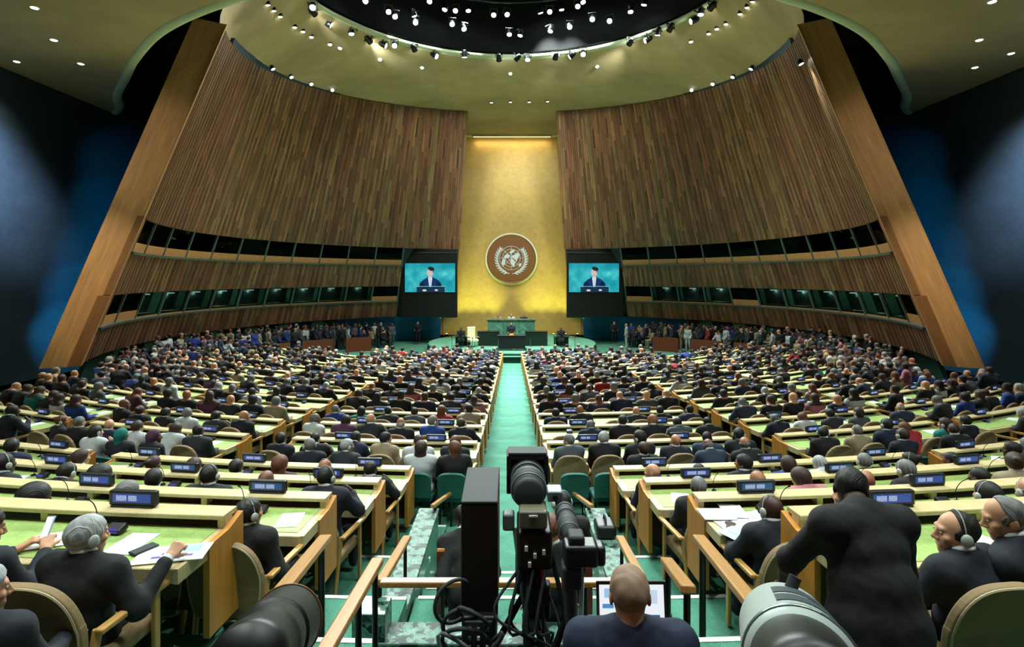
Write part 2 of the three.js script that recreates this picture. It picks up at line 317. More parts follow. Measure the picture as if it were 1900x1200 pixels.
  struct('wall_curtain_' + side, coneBlock(s, 19 * D2R, 47 * D2R, -5.4, -3.02, 0.25, 0.32, 60, 1), M.blueWall);
}
// ---------------------------------------------------------------- ceiling: a bowl from the shells up to the dome rim, the dome, the slab over the back
const GZ = 44.2;
const RIM_H = 13, RIM_R = 10.2, RIM_Z = 21.7;
const rimPt = (phi, h = RIM_H, k = 1) => W(RIM_R * k * sin(phi), h, RIM_Z + RIM_R * k * cos(phi));
const bowlFoot = (phi) => { const p = abs(phi), h = topH(p) + 0.02, q = cone(phi < 0 ? -1 : 1, p, h, 0.15); return q; };
const bowl = struct('ceiling', null);
const bowlMesh = part(bowl, 'plaster_bowl', sheet(96, 6, (u, v) => { const phi = (u * 2 - 1) * PI, a = bowlFoot(phi), b = rimPt(phi), p = a.clone().lerp(b, v); p.y -= sin(v * PI) * 0.35; return p; }, (u, v, p) => [p.x, p.z]), M.plaster);
part(bowl, 'bowl_back', sheet(96, 2, (u, v) => { const phi = (u * 2 - 1) * PI, p = bowlFoot(phi).lerp(rimPt(phi), v); p.y += 0.35; return p; }), M.domeDark);
part(bowl, 'plaster_panel', sheet(16, 6, (u, v) => { const phi = (u * 2 - 1) * 17 * D2R, a = bowlFoot(phi), x = a.x * (1 + 0.25 * v); return V(x, a.y + (EYE + 11.72 - a.y) * v, a.z + (-GZ - a.z) * v); }, (u, v, p) => [p.x, p.z]), M.plaster);
struct('trim_dome_rim', sheet(96, 4, (u, v) => { const phi = (u * 2 - 1) * PI, t = v * 2 * PI; return rimPt(phi, RIM_H + 0.05 + 0.16 * sin(t), 1 + 0.016 * cos(t)); }), M.ceilingEdge);
{
  const dome = struct('ceiling_dome', sheet(64, 3, (u, v) => rimPt((u * 2 - 1) * PI, RIM_H + v * 4.4, 1.03), (u, v) => [u * 60, v * 5]), M.domeDark);
  part(dome, 'dome_cap', sheet(64, 2, (u, v) => rimPt((u * 2 - 1) * PI, RIM_H + 4.4, 1.03 * (1 - v)), (u, v, p) => [p.x, p.z]), M.domeDark);
}
// wedge between the shell ends and the upper ceiling: what shows as dark behind the fins
const slabOut = [[0, 12.4], [4, 13.2], [7.7, 14.6], [10.6, 16.3], [13, 18.5], [14.8, 20.5], [16.4, 22.3], [17.4, 23.8], [HALL, 24.6]];
{
  const sh = new THREE.Shape();
  const crv = new THREE.SplineCurve([...slabOut.slice(1).reverse().map(([x, z]) => new THREE.Vector2(-x, z)), ...slabOut.map(([x, z]) => new THREE.Vector2(x, z))]).getPoints(90);
  sh.moveTo(-HALL, -3); sh.lineTo(HALL, -3); for (const p of crv.slice().reverse()) sh.lineTo(p.x, p.y); sh.closePath();
  const g = new THREE.ExtrudeGeometry(sh, { depth: 0.5, bevelEnabled: false }); g.rotateX(-PI / 2); g.translate(0, EYE + 7.5, 0);
  const slab = struct('ceiling_back', boxUV(clean(g)), M.soffit);
  const lip = crv.map((p) => W(p.x, 7.62, p.y + 0.06));
  part(slab, 'slab_lip', clean(new THREE.TubeGeometry(new THREE.CatmullRomCurve3(lip), 120, 0.2, 8)), M.ceilingEdge);
  const f = []; crv.forEach((p) => f.push(p));
  part(slab, 'fascia', sheet(f.length - 1, 1, (u, v) => { const p = f[Math.round(u * (f.length - 1))]; return W(p.x, 8 + v * 9.8, p.y - 0.5); }), M.darkWall);
}
// ---------------------------------------------------------------- gold wall, emblem, screens
{
  const w = struct('wall_gold', box(12.6, 16.6, 0.3, 0, EYE - 4.7 + 8.3, -GZ - 0.15), M.gold);
  part(w, 'top_moulding', box(12.6, 0.16, 0.22, 0, EYE + 11.62, -GZ + 0.1), M.cream);
  for (const s of [-1, 1]) part(w, 'side_seam', box(0.05, 2.2, 0.03, s * 5.7, EYE - 3.6, -GZ + 0.012), M.finBrown);
}
{
  const c = W(-0.05, 1.52, GZ - 0.25), e = thing('wall_emblem', 'round bronze emblem with a silver world map in a laurel wreath on the gold wall', 'emblem', c);
  const disc = (r, d, z, m, nm) => { const g = clean(new THREE.CylinderGeometry(r, r, d, 64)); g.rotateX(PI / 2); g.translate(0, 0, z); return part(e, nm, g, m); };
  disc(2.13, 0.1, -0.12, M.halo, 'pale_ring'); disc(1.96, 0.12, 0.0, M.bronze, 'disc');  // outer ring is plain pale cream and gives no light
  part(e, 'rim', clean(new THREE.TorusGeometry(1.96, 0.045, 8, 72)).translate(0, 0, 0.06), M.bronze);
  for (const r of [0.24, 0.48, 0.72, 0.96]) part(e, 'map_circle', clean(new THREE.TorusGeometry(r, 0.016, 5, 48)).translate(0, 0.08, 0.085), M.silver);
  for (let i = 0; i < 4; i++) part(e, 'meridian', at(clean(new THREE.BoxGeometry(1.94, 0.024, 0.02)), 0, 0, 0.08, 0, 0, i * PI / 4).translate(0, 0.08, 0), M.silver);
  const land = [[[-0.05, 0.12], [0.12, 0.2], [0.35, 0.32], [0.6, 0.42], [0.66, 0.2], [0.5, -0.05], [0.42, -0.3], [0.3, -0.12], [0.15, 0.0]], [[-0.1, 0.14], [-0.22, 0.3], [-0.42, 0.3], [-0.6, 0.1], [-0.5, -0.05], [-0.3, 0.02]],
    [[-0.62, -0.02], [-0.5, -0.16], [-0.52, -0.42], [-0.66, -0.6], [-0.8, -0.4]], [[0.02, -0.06], [0.22, -0.18], [0.3, -0.42], [0.18, -0.72], [0.04, -0.55], [-0.1, -0.3]], [[0.62, -0.5], [0.8, -0.42], [0.78, -0.66], [0.64, -0.7]], [[-0.04, 0.3], [0.1, 0.44], [0.3, 0.6], [0.06, 0.66], [-0.12, 0.5]]];
  for (const l of land) { const g = new THREE.ExtrudeGeometry(new THREE.Shape(new THREE.CatmullRomCurve3(l.map((p) => V(p[0], p[1] + 0.08, 0)), true).getPoints(28).map((p) => new THREE.Vector2(p.x, p.y))), { depth: 0.035, bevelEnabled: false }); part(e, 'continent', clean(g).translate(0, 0, 0.075), M.silver); }
  for (const s of [-1, 1]) {
    const stem = new THREE.CatmullRomCurve3(Array.from({ length: 12 }, (_, i) => { const a = (-92 + s * (6 + i * 12.2)) * D2R; return V(1.2 * cos(a), 1.2 * sin(a) + 0.0, 0.09); }));
    part(e, 'laurel_stem', clean(new THREE.TubeGeometry(stem, 24, 0.028, 5)), M.silver);
    for (let i = 1; i < 13; i++) for (const k of [-1, 1]) {
      const p = stem.getPoint(i / 13.5), t = stem.getTangent(i / 13.5), ang = atan2(t.y, t.x) + k * 0.55, leaf = new THREE.Shape(); leaf.moveTo(0, 0); leaf.quadraticCurveTo(0.15, 0.085, 0.33, 0); leaf.quadraticCurveTo(0.15, -0.085, 0, 0);
      const g = new THREE.ExtrudeGeometry(leaf, { depth: 0.03, bevelEnabled: false, curveSegments: 4 }); g.rotateZ(ang); part(e, 'laurel_leaf', clean(g).translate(p.x, p.y, 0.075), M.silver);
    }
  }
}
{ // what the two screens show: a speaker at a desk before teal marble
  const cv = document.createElement('canvas'); cv.width = 512; cv.height = 288; const c = cv.getContext('2d');
  const im = c.createImageData(512, 288);
  for (let y = 0; y < 288; y++) for (let x = 0; x < 512; x++) { const k = clamp(0.5 + 1.6 * (fbm(x / 512, y / 512, 5, 5, 5) - 0.5), 0, 1), col = mixc([18, 150, 165], [95, 218, 222], k * k), i = (y * 512 + x) * 4; im.data[i] = col[0]; im.data[i + 1] = col[1]; im.data[i + 2] = col[2]; im.data[i + 3] = 255; }
  c.putImageData(im, 0, 0);
  c.fillStyle = '#0f3566'; c.beginPath(); c.moveTo(150, 240); c.quadraticCurveTo(160, 170, 215, 152); c.lineTo(240, 130); c.lineTo(275, 130); c.lineTo(300, 150); c.quadraticCurveTo(362, 165, 372, 240); c.closePath(); c.fill();
  c.fillStyle = '#0a1f45'; c.beginPath(); c.ellipse(175, 215, 26, 34, 0.3, 0, 7); c.fill(); c.beginPath(); c.ellipse(345, 215, 26, 34, -0.3, 0, 7); c.fill();
  c.fillStyle = '#e8eef4'; c.beginPath(); c.moveTo(236, 138); c.lineTo(280, 138); c.lineTo(268, 236); c.lineTo(248, 236); c.fill();
  c.fillStyle = '#9fb6cc'; c.fillRect(254, 146, 8, 90);
  c.fillStyle = '#d9c2be'; c.beginPath(); c.ellipse(257, 92, 31, 44, 0, 0, 7); c.fill(); c.fillRect(240, 120, 34, 24);
  c.fillStyle = '#22282c'; c.beginPath(); c.ellipse(268, 56, 34, 20, 0.25, 0, 7); c.fill(); c.fillRect(284, 60, 8, 34); c.fillStyle = '#7c6460'; c.fillRect(240, 84, 12, 3); c.fillRect(264, 84, 12, 3); c.fillRect(248, 114, 18, 3);
  c.fillStyle = '#123049'; c.fillRect(120, 236, 285, 52); c.fillStyle = '#8fb3c6'; c.fillRect(105, 228, 310, 5); c.fillStyle = '#e6d7d4'; c.beginPath(); c.ellipse(200, 270, 22, 10, 0, 0, 7); c.fill(); c.beginPath(); c.ellipse(320, 268, 18, 9, 0, 0, 7); c.fill();
  const t = new THREE.CanvasTexture(cv); t.colorSpace = THREE.SRGBColorSpace;
  mat('screenPicture', 0x05080a, { emissive: new THREE.Color(0xffffff), emissiveMap: t, emissiveIntensity: 0.6, roughness: 0.3 });
  for (const [nm, s, word] of [['a', -1, 'left of the gold wall'], ['b', 1, 'right of the gold wall']]) {
    const Z = 40.9, x = s * 6.32, e = thing('video_screen', 'video screen showing a man in a suit, in black surround, ' + word, 'screen', W(x, 0.0, Z), s * 0.06);
    part(e, 'surround', rbox(4.34, 5.2, 0.3, 0.04, 0, -0.42, -0.16), M.blackPlastic);
    part(e, 'top_rail', box(4.3, 0.09, 0.06, 0, 1.9, 0.02), M.charcoal);
    part(e, 'display', new THREE.PlaneGeometry(3.86, 2.2).translate(0.1 * s * -1, 0.0, 0.012), M.screenPicture);
    const f = [[0, 1.12, 3.94, 0.05], [0, -1.12, 3.94, 0.05], [-1.95, 0, 0.05, 2.2], [1.95, 0, 0.05, 2.2]]; for (const [fx, fy, fw, fh] of f) part(e, 'bezel', box(fw, fh, 0.05, fx - 0.1 * s, fy, 0.01), M.blackPlastic);
    const l = new THREE.RectAreaLight(0x49d0d8, 0.5, 3.8, 2.1); l.position.set(-0.1 * s, 0, 0.06); l.rotation.y = PI; e.add(l);
  }
}
// ---------------------------------------------------------------- lamps
const ray = new THREE.Raycaster();
scene.updateMatrixWorld(true);
function seen(u, v, hit) {                          // where the sight line through a point of the photograph meets a ceiling surface or a level
  const o = W(0, 0, 0), d = V((u - 950) / 1000, (515 - v) / 1000, -1).normalize();
  if (typeof hit === 'number') return o.clone().addScaledVector(d, hit / d.y);
  ray.set(o, d); const r = ray.intersectObject(hit, false)[0]; return r ? r.point : null;
}
const lensGeo = (r) => { const g = clean(new THREE.CylinderGeometry(r, r, 0.03, 14)); g.rotateX(PI / 2); return g; };
const canGeo = (r, l) => { const g = clean(new THREE.LatheGeometry([[0.001, 0], [r * 0.7, 0], [r, l * 0.35], [r * 1.12, l], [r * 1.02, l], [r * 0.92, l * 0.7]].map((p) => new THREE.Vector2(p[0], p[1])), 14)); g.rotateX(PI / 2); return g; };
const yokeGeo = (r) => join([box(0.03, r * 2.2, 0.05, -r * 1.25, r * 0.6, 0), box(0.03, r * 2.2, 0.05, r * 1.25, r * 0.6, 0), box(r * 2.6, 0.03, 0.05, 0, r * 1.7, 0)]);
const GEO = { lens: lensGeo(0.13), lensS: lensGeo(0.085), can: canGeo(0.15, 0.42), canS: canGeo(0.1, 0.2), yoke: yokeGeo(0.16), ringS: clean(new THREE.TorusGeometry(0.105, 0.02, 6, 18)) };
function lamp(name, label, group, pos, aim, power, angle, big, color = COOL) {
  const g = thing(name, label, 'light', pos, 0, group);
  g.lookAt(aim);                                    // +z of the fitting looks where it shines
  if (big) { part(g, 'housing', GEO.can, M.blackMetal).position.z = -0.4; part(g, 'yoke', GEO.yoke, M.blackMetal).position.z = -0.2; part(g, 'lens', GEO.lens, M.lens); }
  else { part(g, 'trim_ring', GEO.ringS, M.ceilingEdge); part(g, 'housing', GEO.canS, M.blackMetal).position.z = -0.21; part(g, 'lens', GEO.lensS, M.lensSmall); }
  const l = new THREE.SpotLight(color, power, 0, angle, 0.8, 2); l.castShadow = true; l.shadow.radius = big ? 6.5 : 4; l.shadow.mapSize.set(256, 256);
  l.position.set(0, 0, 0.035); l.target.position.set(0, 0, 3); g.add(l, l.target);
  return g;
}
const clock = (p) => { const a = atan2(p.x, -(p.z + RIM_Z)) / D2R; return (a < -4 ? 'left' : a > 4 ? 'right' : 'middle') + ' ' + Math.round(abs(a)) + ' degrees from the stage axis'; };
let nL = 0;
// floodlights inside the dome, hung on three rings
{
  const rows = [[15.2, 8.3], [15.9, 6.4], [16.4, 4.2]];
  rows.forEach(([h, r], k) => {
    const t = thing('lighting_truss', ['widest', 'middle', 'smallest'][k] + ' ring truss hanging inside the dark dome', 'truss', W(0, h + 0.35, RIM_Z));
    part(t, 'upper_tube', clean(new THREE.TorusGeometry(r, 0.06, 6, 72).rotateX(PI / 2)), M.truss); part(t, 'lower_tube', clean(new THREE.TorusGeometry(r * 0.985, 0.06, 6, 72).rotateX(PI / 2)).translate(0, -0.3, 0), M.truss);
    for (let i = 0; i < 12; i++) { const a = i * PI / 6; part(t, 'hanger', rod(V(r * sin(a), 0, r * cos(a)), V(r * sin(a), 17.4 - h - 0.35, r * cos(a)), 0.025, 5), M.truss); }
  });
  const spots = [[678, 2], [797, 3], [721, 22], [733, 31], [769, 30], [771, 42], [825, 18], [845, 20], [869, 20], [839, 45], [861, 54], [916, 28], [941, 27], [1003, 24], [1020, 22], [1042, 18]];
  const spots2 = [[1072, 12], [1082, 4], [1195, 9], [1170, 22], [1099, 36], [1131, 39], [1057, 50], [1021, 58], [945, 64], [965, 66], [1102, -6], [760, -14], [900, -20], [1010, -22], [1140, -16], [840, -28]];
  const all = [...spots, ...spots2].sort((a, b) => a[0] - b[0]);
  all.forEach(([u, v], i) => {
    let p, h = 15.4; do { h -= 0.1; p = seen(u, v, h); } while (h > 13.5 && hypot(p.x, p.z + RIM_Z) > 9.6);
    const aimZ = 10 + 26 * ((i * 7) % 32) / 31, aim = i % 6 === 2 ? W(0, -4.4, 14.5 + (i % 4) * 1.5) : W(p.x * 0.9 + ((i * 5) % 7 - 3) * 1.6, -4.6, aimZ);
    lamp('dome_floodlight', 'black floodlight in the dark dome, ' + ORD[i + 1] + ' counted from the left', 'floodlights inside the dome', p, aim, LEVEL.dome, 0.62, true);
  });
}
// floodlights clamped along the dome rim
{
  const a = [[580, 14], [585, 27], [614, 47], [652, 63], [687, 78], [716, 85], [732, 85], [770, 94], [810, 105], [862, 106], [926, 112], [956, 111], [979, 111]];
  const b = [[1030, 109], [1057, 106], [1082, 101], [1167, 82], [1197, 76], [1220, 65], [1241, 57], [1282, 40], [1300, 27], [1317, 17]];
  [...a, ...b].forEach(([u, v], i) => {
    const p = seen(u, v, RIM_H - 0.32); const aim = i % 3 === 1 ? W(p.x * 0.2, 6.5 - (i % 4) * 1.6, GZ) : i % 3 === 2 ? W(p.x < 0 ? 12.5 : -12.5, 4 - (i % 5), 26 + (i % 4) * 4) : W(p.x * 0.7, -4.6, 12 + 22 * ((i * 5) % 23) / 22);
    lamp('rim_floodlight', 'floodlight clamped under the dome rim, ' + ORD[i + 1] + ' from the left', 'floodlights along the dome rim', p, aim, LEVEL.rim * [1, 0.42, 0.42][i % 3], i % 3 === 2 ? 0.42 : 0.55, true);
  });
}
// recessed lamps in the plaster bowl
{
  const a = [[497, 7], [508, 18], [520, 29], [547, 49], [562, 57], [578, 67], [612, 81], [631, 88], [705, 109], [783, 124], [947, 135], [1108, 122], [1282, 76]];
  const b = [[1315, 61], [1330, 52], [1347, 43], [1373, 24], [1386, 12], [1396, 1], [912, 189], [947, 188], [982, 188], [1016, 187]];
  [...a, ...b].forEach(([u, v], i) => {
    const p = seen(u, v, bowlMesh); if (!p) return; p.y -= 0.05;
    const row = i >= 19, aim = row ? W(p.x * 1.5, -4.2, 38.5) : W(p.x * 0.95, -4.5, 41 - p.z * -0.55);
    lamp('recessed_lamp', row ? 'small round lamp in the ceiling above the gold wall, ' + ORD[i - 18] + ' of four' : 'small round lamp set in the plaster ceiling, ' + ORD[i + 1] + ' from the left in its arc', 'recessed lamps in the plaster ceiling', p, aim, row ? LEVEL.bowl * 1.6 : LEVEL.bowl, 0.7, false, row ? WARM : COOL);
  });
}
// downlights in the slab over the back rows
{
  const spots = [[64, 14, 1], [31, 114, 1], [1841, 3, 1], [1817, 74, 1], [1876, 99, 1], [1809, 125, 1], [100, 74, 1], [150, 118, 1]];
  const more = [[-2, 2.2], [2, 2.4], [-5, 2.6], [5, 2.6], [-8, 3], [8, 3], [-3.5, 5.5], [3.5, 5.5], [0, 6.2], [-7, 6.5], [7, 6.5], [-11, 5.5], [11, 5.5]];
  spots.forEach(([u, v], i) => { const p = seen(u, v, 7.49); lamp('downlight', 'bright round downlight in the low ceiling by the dark wall, ' + ORD[i + 1] + ' of eight', 'downlights in the low ceiling', p, V(p.x, 0, p.z), LEVEL.soffit * 0.5, 0.85, false); });
  more.forEach(([x, Z], i) => { const p = W(x, 7.49, Z); lamp('downlight', 'round downlight over the back rows, ' + ORD[i + 1] + ' of those above the camera', 'downlights in the low ceiling', p, W(x * 0.95, -3, Z + 0.6), LEVEL.soffit, 0.8, false); });
}
// lamps in the slots at the top of the timber shells, and the bright lamp near the end of the right one
for (const s of [-1, 1]) {
  [64, 72, 80, 88].forEach((d, i) => { const q = cone(s, d * D2R, topH(d * D2R) + 0.08, -0.25); lamp('slot_lamp', 'small blue-white lamp in the slot above the timber wall, ' + ORD[i + 1] + (s < 0 ? ' on the left' : ' on the right'), 'lamps in the wall-top slots', q, W(s * 3, -4.5, 20 + i * 3), LEVEL.slot * 0.5, 0.6, false, 0xd8f0ff); });
  const p0 = 60 * D2R, p1 = 108 * D2R;
  struct('trim_slot_' + (s < 0 ? 'left' : 'right'), coneBlock(s, p0, p1, 9.4, (p) => topH(p) + 0.28, -0.02, 0.5, 24, 1), M.slotBlue ??= mat('slotBlue', 0x123a52, { roughness: 0.4 }));
}
{ const q = cone(1, 114 * D2R, topH(114 * D2R) - 1.2, -0.3); lamp('wall_lamp', 'bright lamp shining down the top end of the right timber wall', 'lamps in the wall-top slots', q, cone(1, 115 * D2R, 2, 0.2), 40, 0.5, false); }
for (const s of [-1, 1]) for (const [k, h] of [4.5, -0.5].entries()) lamp('wall_washer', 'added fill washer aimed at the tan end of the ' + (s < 0 ? 'left' : 'right') + ' timber wall, ' + (k ? 'low' : 'high') + ' aim', 'downlights in the low ceiling', W(s * (10.5 + k), 7.42, 9 + k), cone(s, 119.6 * D2R, h, 0.45), k ? 210 : 60, 0.24, false, WARM);  // added fill to brighten the tan wall ends
function area(x, h, Z, w, d, power, color, aim) { const l = new THREE.RectAreaLight(color, power, w, d); l.position.copy(W(x, h, Z)); l.lookAt(aim); scene.add(l); return l; }
// added fill lights, unseen on top of the low slab, brighten bowl and shells
[[-13, 16.4], [-9, 13.9], [-4.5, 12.2], [0, 11.3], [4.5, 12.2], [9, 13.9], [13, 16.4]].forEach(([x, Z], i) => {
  const q = W(x, 8.25, Z), c = thing('cove_light', 'slim added fill light hidden on top of the low ceiling slab, ' + ORD[i + 1] + ' from the left', 'light', q, 0, 'cove lights');
  c.lookAt(W(x * 0.9, 10.2, Z + 9)); part(c, 'tray', rbox(2.6, 0.3, 0.1, 0.02, 0, 0, -0.06), M.slatBack); part(c, 'tube', rbox(2.5, 0.2, 0.02, 0.008), M.coveTube ??= mat('coveTube', 0xeef0d8, { emissive: new THREE.Color(0xfff4c8), emissiveIntensity: 2 }));
  const l = new THREE.RectAreaLight(0xfff0cc, LEVEL.cove, 2.5, 0.2); l.position.z = 0.02; l.rotation.y = PI; c.add(l);
});
// the gold wall: a cove at its head and a row of uplights at its foot
{
  const c = thing('cove_light', 'long cove light along the head of the gold wall', 'light', W(0, 11.3, GZ - 0.9), 0, 'cove lights');
  part(c, 'tray', rbox(6.4, 0.14, 0.2, 0.03, 0, 0.09, 0), M.plaster); part(c, 'tube', rbox(6.2, 0.03, 0.08, 0.01), M.goldTube ??= mat('goldTube', 0xfff0c0, { emissive: new THREE.Color(0xffe9a8), emissiveIntensity: 1.2 }));
  const l = new THREE.RectAreaLight(0xffeeb0, LEVEL.gold * 3, 6.2, 0.12); l.position.set(0, -0.03, 0); l.rotation.set(-PI / 2 + 0.3, 0, 0); c.add(l);
  for (let i = 0; i < 12; i++) {
    const x = -5.3 + i * 0.964; if (abs(x) < 1.4) continue;
    const g = thing('uplight', 'small uplight on the floor before the gold wall, ' + ORD[i + 1] + ' from the left', 'light', W(x, -4.55, GZ - 0.5), 0, 'uplights below the gold wall'); g.lookAt(W(x, 1, GZ - 0.1));
    part(g, 'housing', GEO.canS, M.blackMetal).position.z = -0.2; part(g, 'lens', GEO.lensS, M.uplens ??= mat('uplens', 0xe8e8a0, { emissive: new THREE.Color(0xf4ffa0), emissiveIntensity: 3 }));
    const u = new THREE.SpotLight(0xe8ff84, LEVEL.uplight, 0, 0.42, 0.9, 2); u.position.z = 0.03; u.target.position.z = 3; u.castShadow = true; u.shadow.radius = 4; g.add(u, u.target);
  }
}
// blue wash on the side walls behind the shells, and the pale beam high on each side wall
for (const s of [-1, 1]) {
  for (const [k, h] of [-2.4, -0.8, 1.0, 3.0, 5.2].entries()) {
    const q = cone(s, PHI1 - 0.035, h, 0.82), g = thing('blue_wash_light', 'blue wash light behind the end of the ' + (s < 0 ? 'left' : 'right') + ' timber wall, ' + ORD[k + 1] + ' from the floor', 'light', q, 0, 'blue wash lights'); g.lookAt(W(s * HALL, h + 0.2, 22.1 + (h + 3) * 0.5));
    part(g, 'housing', GEO.canS, M.blackMetal).position.z = -0.21; part(g, 'lens', GEO.lensS, M.blueLens ??= mat('blueLens', 0x2a7cc0, { emissive: new THREE.Color(0x1f8fe0), emissiveIntensity: 3 }));
    const u = new THREE.SpotLight(0x0f9ad6, LEVEL.blue * (1.6 - k * 0.22), 0, 0.5, 1, 2); u.position.z = 0.04; u.target.position.z = 3; u.castShadow = true; u.shadow.radius = 6; g.add(u, u.target);
  }
  const q = W(s * 14.2, 7.42, 13.5);
  lamp('wall_washer', 'wall washer in the low ceiling aimed at the dark ' + (s < 0 ? 'left' : 'right') + ' side wall', 'downlights in the low ceiling', q, W(s * 18.2, 4.1, 17.4), s < 0 ? 1200 : 1000, 0.36, false, 0xbfdcff);
}
// ---------------------------------------------------------------- the stage
const ST = -4.62;
{
  struct('floor_stage', sweep([[0.02, -5.3], [6.0, -5.3], [6.0, ST - 0.03], [5.97, ST], [0.02, ST]], -PI * 0.9999, PI * 0.9999, 96), M.stageCarpet);
  const rs = struct('trim_stage_riser', sweep([[6.0, -5.4], [6.05, -5.4], [6.05, ST - 0.06], [6.0, ST - 0.06]], -1.4, 1.4, 48), M.riser);
  part(rs, 'centre_riser', sweep([[6.05, -5.3], [6.35, -5.3], [6.35, ST - 0.2], [6.05, ST - 0.2]], -0.11, 0.11, 6), M.riser);
  part(rs, 'centre_tread', sweep([[6.0, ST - 0.2], [6.4, ST - 0.2], [6.4, ST - 0.16], [6.0, ST - 0.16]], -0.16, 0.16, 6), M.stageCarpet);
  for (const s of [-1, 1]) for (let i = 0; i < 4; i++) { const r = 6.15 + i * 0.32, a0 = s > 0 ? 0.78 : -1.1, t = struct(numbered('floor_stage_step'), ring(r - 0.25, r + 0.16, -5.3, ST - 0.14 - i * 0.13, a0, a0 + 0.32, 6), M.riser); part(t, 'step_nosing', ring(r + 0.1, r + 0.165, ST - 0.15 - i * 0.13, ST - 0.13 - i * 0.13, a0, a0 + 0.32, 6), M.marbleLight); }
  const ro = thing('rostrum', 'tall pale green marble rostrum with three officials behind it', 'rostrum', W(-0.05, ST, 37.6));
  part(ro, 'front_slab', rbox(3.3, 1.62, 0.14, 0.02, 0, 0.81, 0), M.marblePale);
  for (const s of [-1, 1]) part(ro, 'side_slab', rbox(0.14, 1.62, 1.0, 0.02, s * 1.58, 0.81, -0.5), M.marblePale);
  part(ro, 'top', rbox(3.5, 0.08, 0.6, 0.02, 0, 1.68, -0.16), M.marbleLight);
  for (const x of [-0.55, 0.55]) part(ro, 'joint', box(0.015, 1.6, 0.01, x, 0.8, 0.072), M.marbleDark);
  part(ro, 'raised_floor', box(3.0, 0.7, 1.9, 0, 0.35, -1.1), M.riser);
  for (const s of [-1, 1]) {
    const d = thing('secretariat_desk', 'long dark marble desk ' + (s < 0 ? 'left' : 'right') + ' of the pale rostrum', 'desk', W(s * 1.62 + 0.03, ST, 36.5));
    part(d, 'front_slab', rbox(1.5, 0.94, 0.1, 0.015, 0, 0.47, 0), M.deskMarble); part(d, 'top', rbox(1.55, 0.05, 0.6, 0.015, 0, 0.965, -0.22), M.blackMarble); part(d, 'side_slab', rbox(0.1, 0.94, 0.6, 0.015, s * 0.7, 0.47, -0.3), M.deskMarble);
    const p = thing('stage_table', 'low dark green table beside the guard on the ' + (s < 0 ? 'left' : 'right') + ' of the stage', 'table', W(s * 3.35, ST, 36.6)); part(p, 'top', rbox(1.1, 0.05, 0.5, 0.015, 0, 0.62, 0), M.riser); part(p, 'front_panel', rbox(1.0, 0.58, 0.05, 0.01, 0, 0.3, -0.1), M.riser);
  }
  const po = thing('podium', 'black marble speaker podium at the front of the stage', 'podium', W(-0.03, ST, 34.5));
  part(po, 'body', rbox(1.75, 0.9, 0.5, 0.02, 0, 0.45, 0), M.blackMarble); part(po, 'top', rbox(1.82, 0.05, 0.62, 0.02, 0, 0.92, -0.03), M.blackMarble); part(po, 'plinth', rbox(1.95, 0.1, 0.7, 0.02, 0, 0.05, 0), M.marbleDark);
  part(po, 'reading_stand', rbox(0.32, 0.03, 0.26, 0.01, 0, 0.98, -0.06, 0, 0.3), M.panelWood);
  for (const x of [-0.12, 0.12]) part(po, 'microphone', tube([V(x, 0.9, 0.1), V(x, 1.1, 0.12), V(x * 0.6, 1.2, 0.0)], 0.012, 10, 5), M.blackMetal);
  const ch = thing('high_backed_chair', 'white high-backed armchair standing beside the dark desk on stage', 'chair', W(-2.62, ST, 36.0), 0.5);
  part(ch, 'seat', rbox(0.62, 0.16, 0.6, 0.05, 0, 0.44, 0), M.cream); part(ch, 'backrest', rbox(0.6, 1.0, 0.12, 0.05, -0.0, 0.82, -0.28), M.cream); for (const s of [-1, 1]) { part(ch, 'armrest', rbox(0.08, 0.08, 0.55, 0.03, s * 0.32, 0.66, 0), M.chairWood); for (const z of [-0.24, 0.24]) part(ch, 'leg', cyl(0.025, 0.018, 0.38, s * 0.26, 0.19, z, 8), M.chairWood); }
  for (let i = 0; i < 6; i++) { const a = (-0.75 + i * 0.3) + (i > 2 ? 0.05 : 0), q = onArc(5.7, a, ST); const m = thing('stage_monitor', 'slim dark post with a small light at the stage edge, ' + ORD[i + 1] + ' from the left', 'post', q); part(m, 'post', cyl(0.02, 0.025, 0.8, 0, 0.4, 0, 8), M.mullion); part(m, 'head', rbox(0.1, 0.06, 0.06, 0.01, 0, 0.82, 0), M.blackPlastic); }
}
// ---------------------------------------------------------------- marble walls of the camera pit, rails and pit steps
for (const [side, s] of [['left', -1], ['right', 1]]) {
  const p = struct('wall_pit_' + side, rbox(0.24, 0.95, 2.85, 0.01, s * 1.11, EYE - 3.62, -5.8), M.marbleDark);
  part(p, 'coping', rbox(0.27, 0.05, 2.9, 0.012, s * 1.115, EYE - 3.12, -5.8), M.marbleLight);
  part(p, 'end_slab', rbox(0.26, 0.8, 0.24, 0.01, s * 1.11, EYE - 3.0, -4.28), M.marble);
}
{
  const p = struct('wall_pit_front', rbox(2.2, 1.2, 0.22, 0.01, 0, EYE - 3.46, -4.28), M.marble);
  part(p, 'coping', rbox(2.5, 0.05, 0.27, 0.012, 0, EYE - 2.84, -4.28), M.marbleLight);
  struct('floor_balcony', box(27, 0.3, 4.9, 0, EYE - 2.35, 0.55), M.modesty);  // added unseen balcony floor; its brown keeps green carpet bounce off the chairs
  struct('floor_camera_platform', box(1.94, 0.3, 4.6, 0, EYE - 2.75, -1.45), M.blackPlastic);
  for (let i = 0; i < 4; i++) { const t = struct(numbered('floor_pit_step'), box(1.95, 0.75, 0.54, 0, EYE - 3.62 - i * 0.2, -5.2 - i * 0.52), M.carpet); part(t, 'step_nosing', box(1.9, 0.03, 0.05, 0, EYE - 3.25 - i * 0.2, -5.46 - i * 0.52), M.nosing); }
}
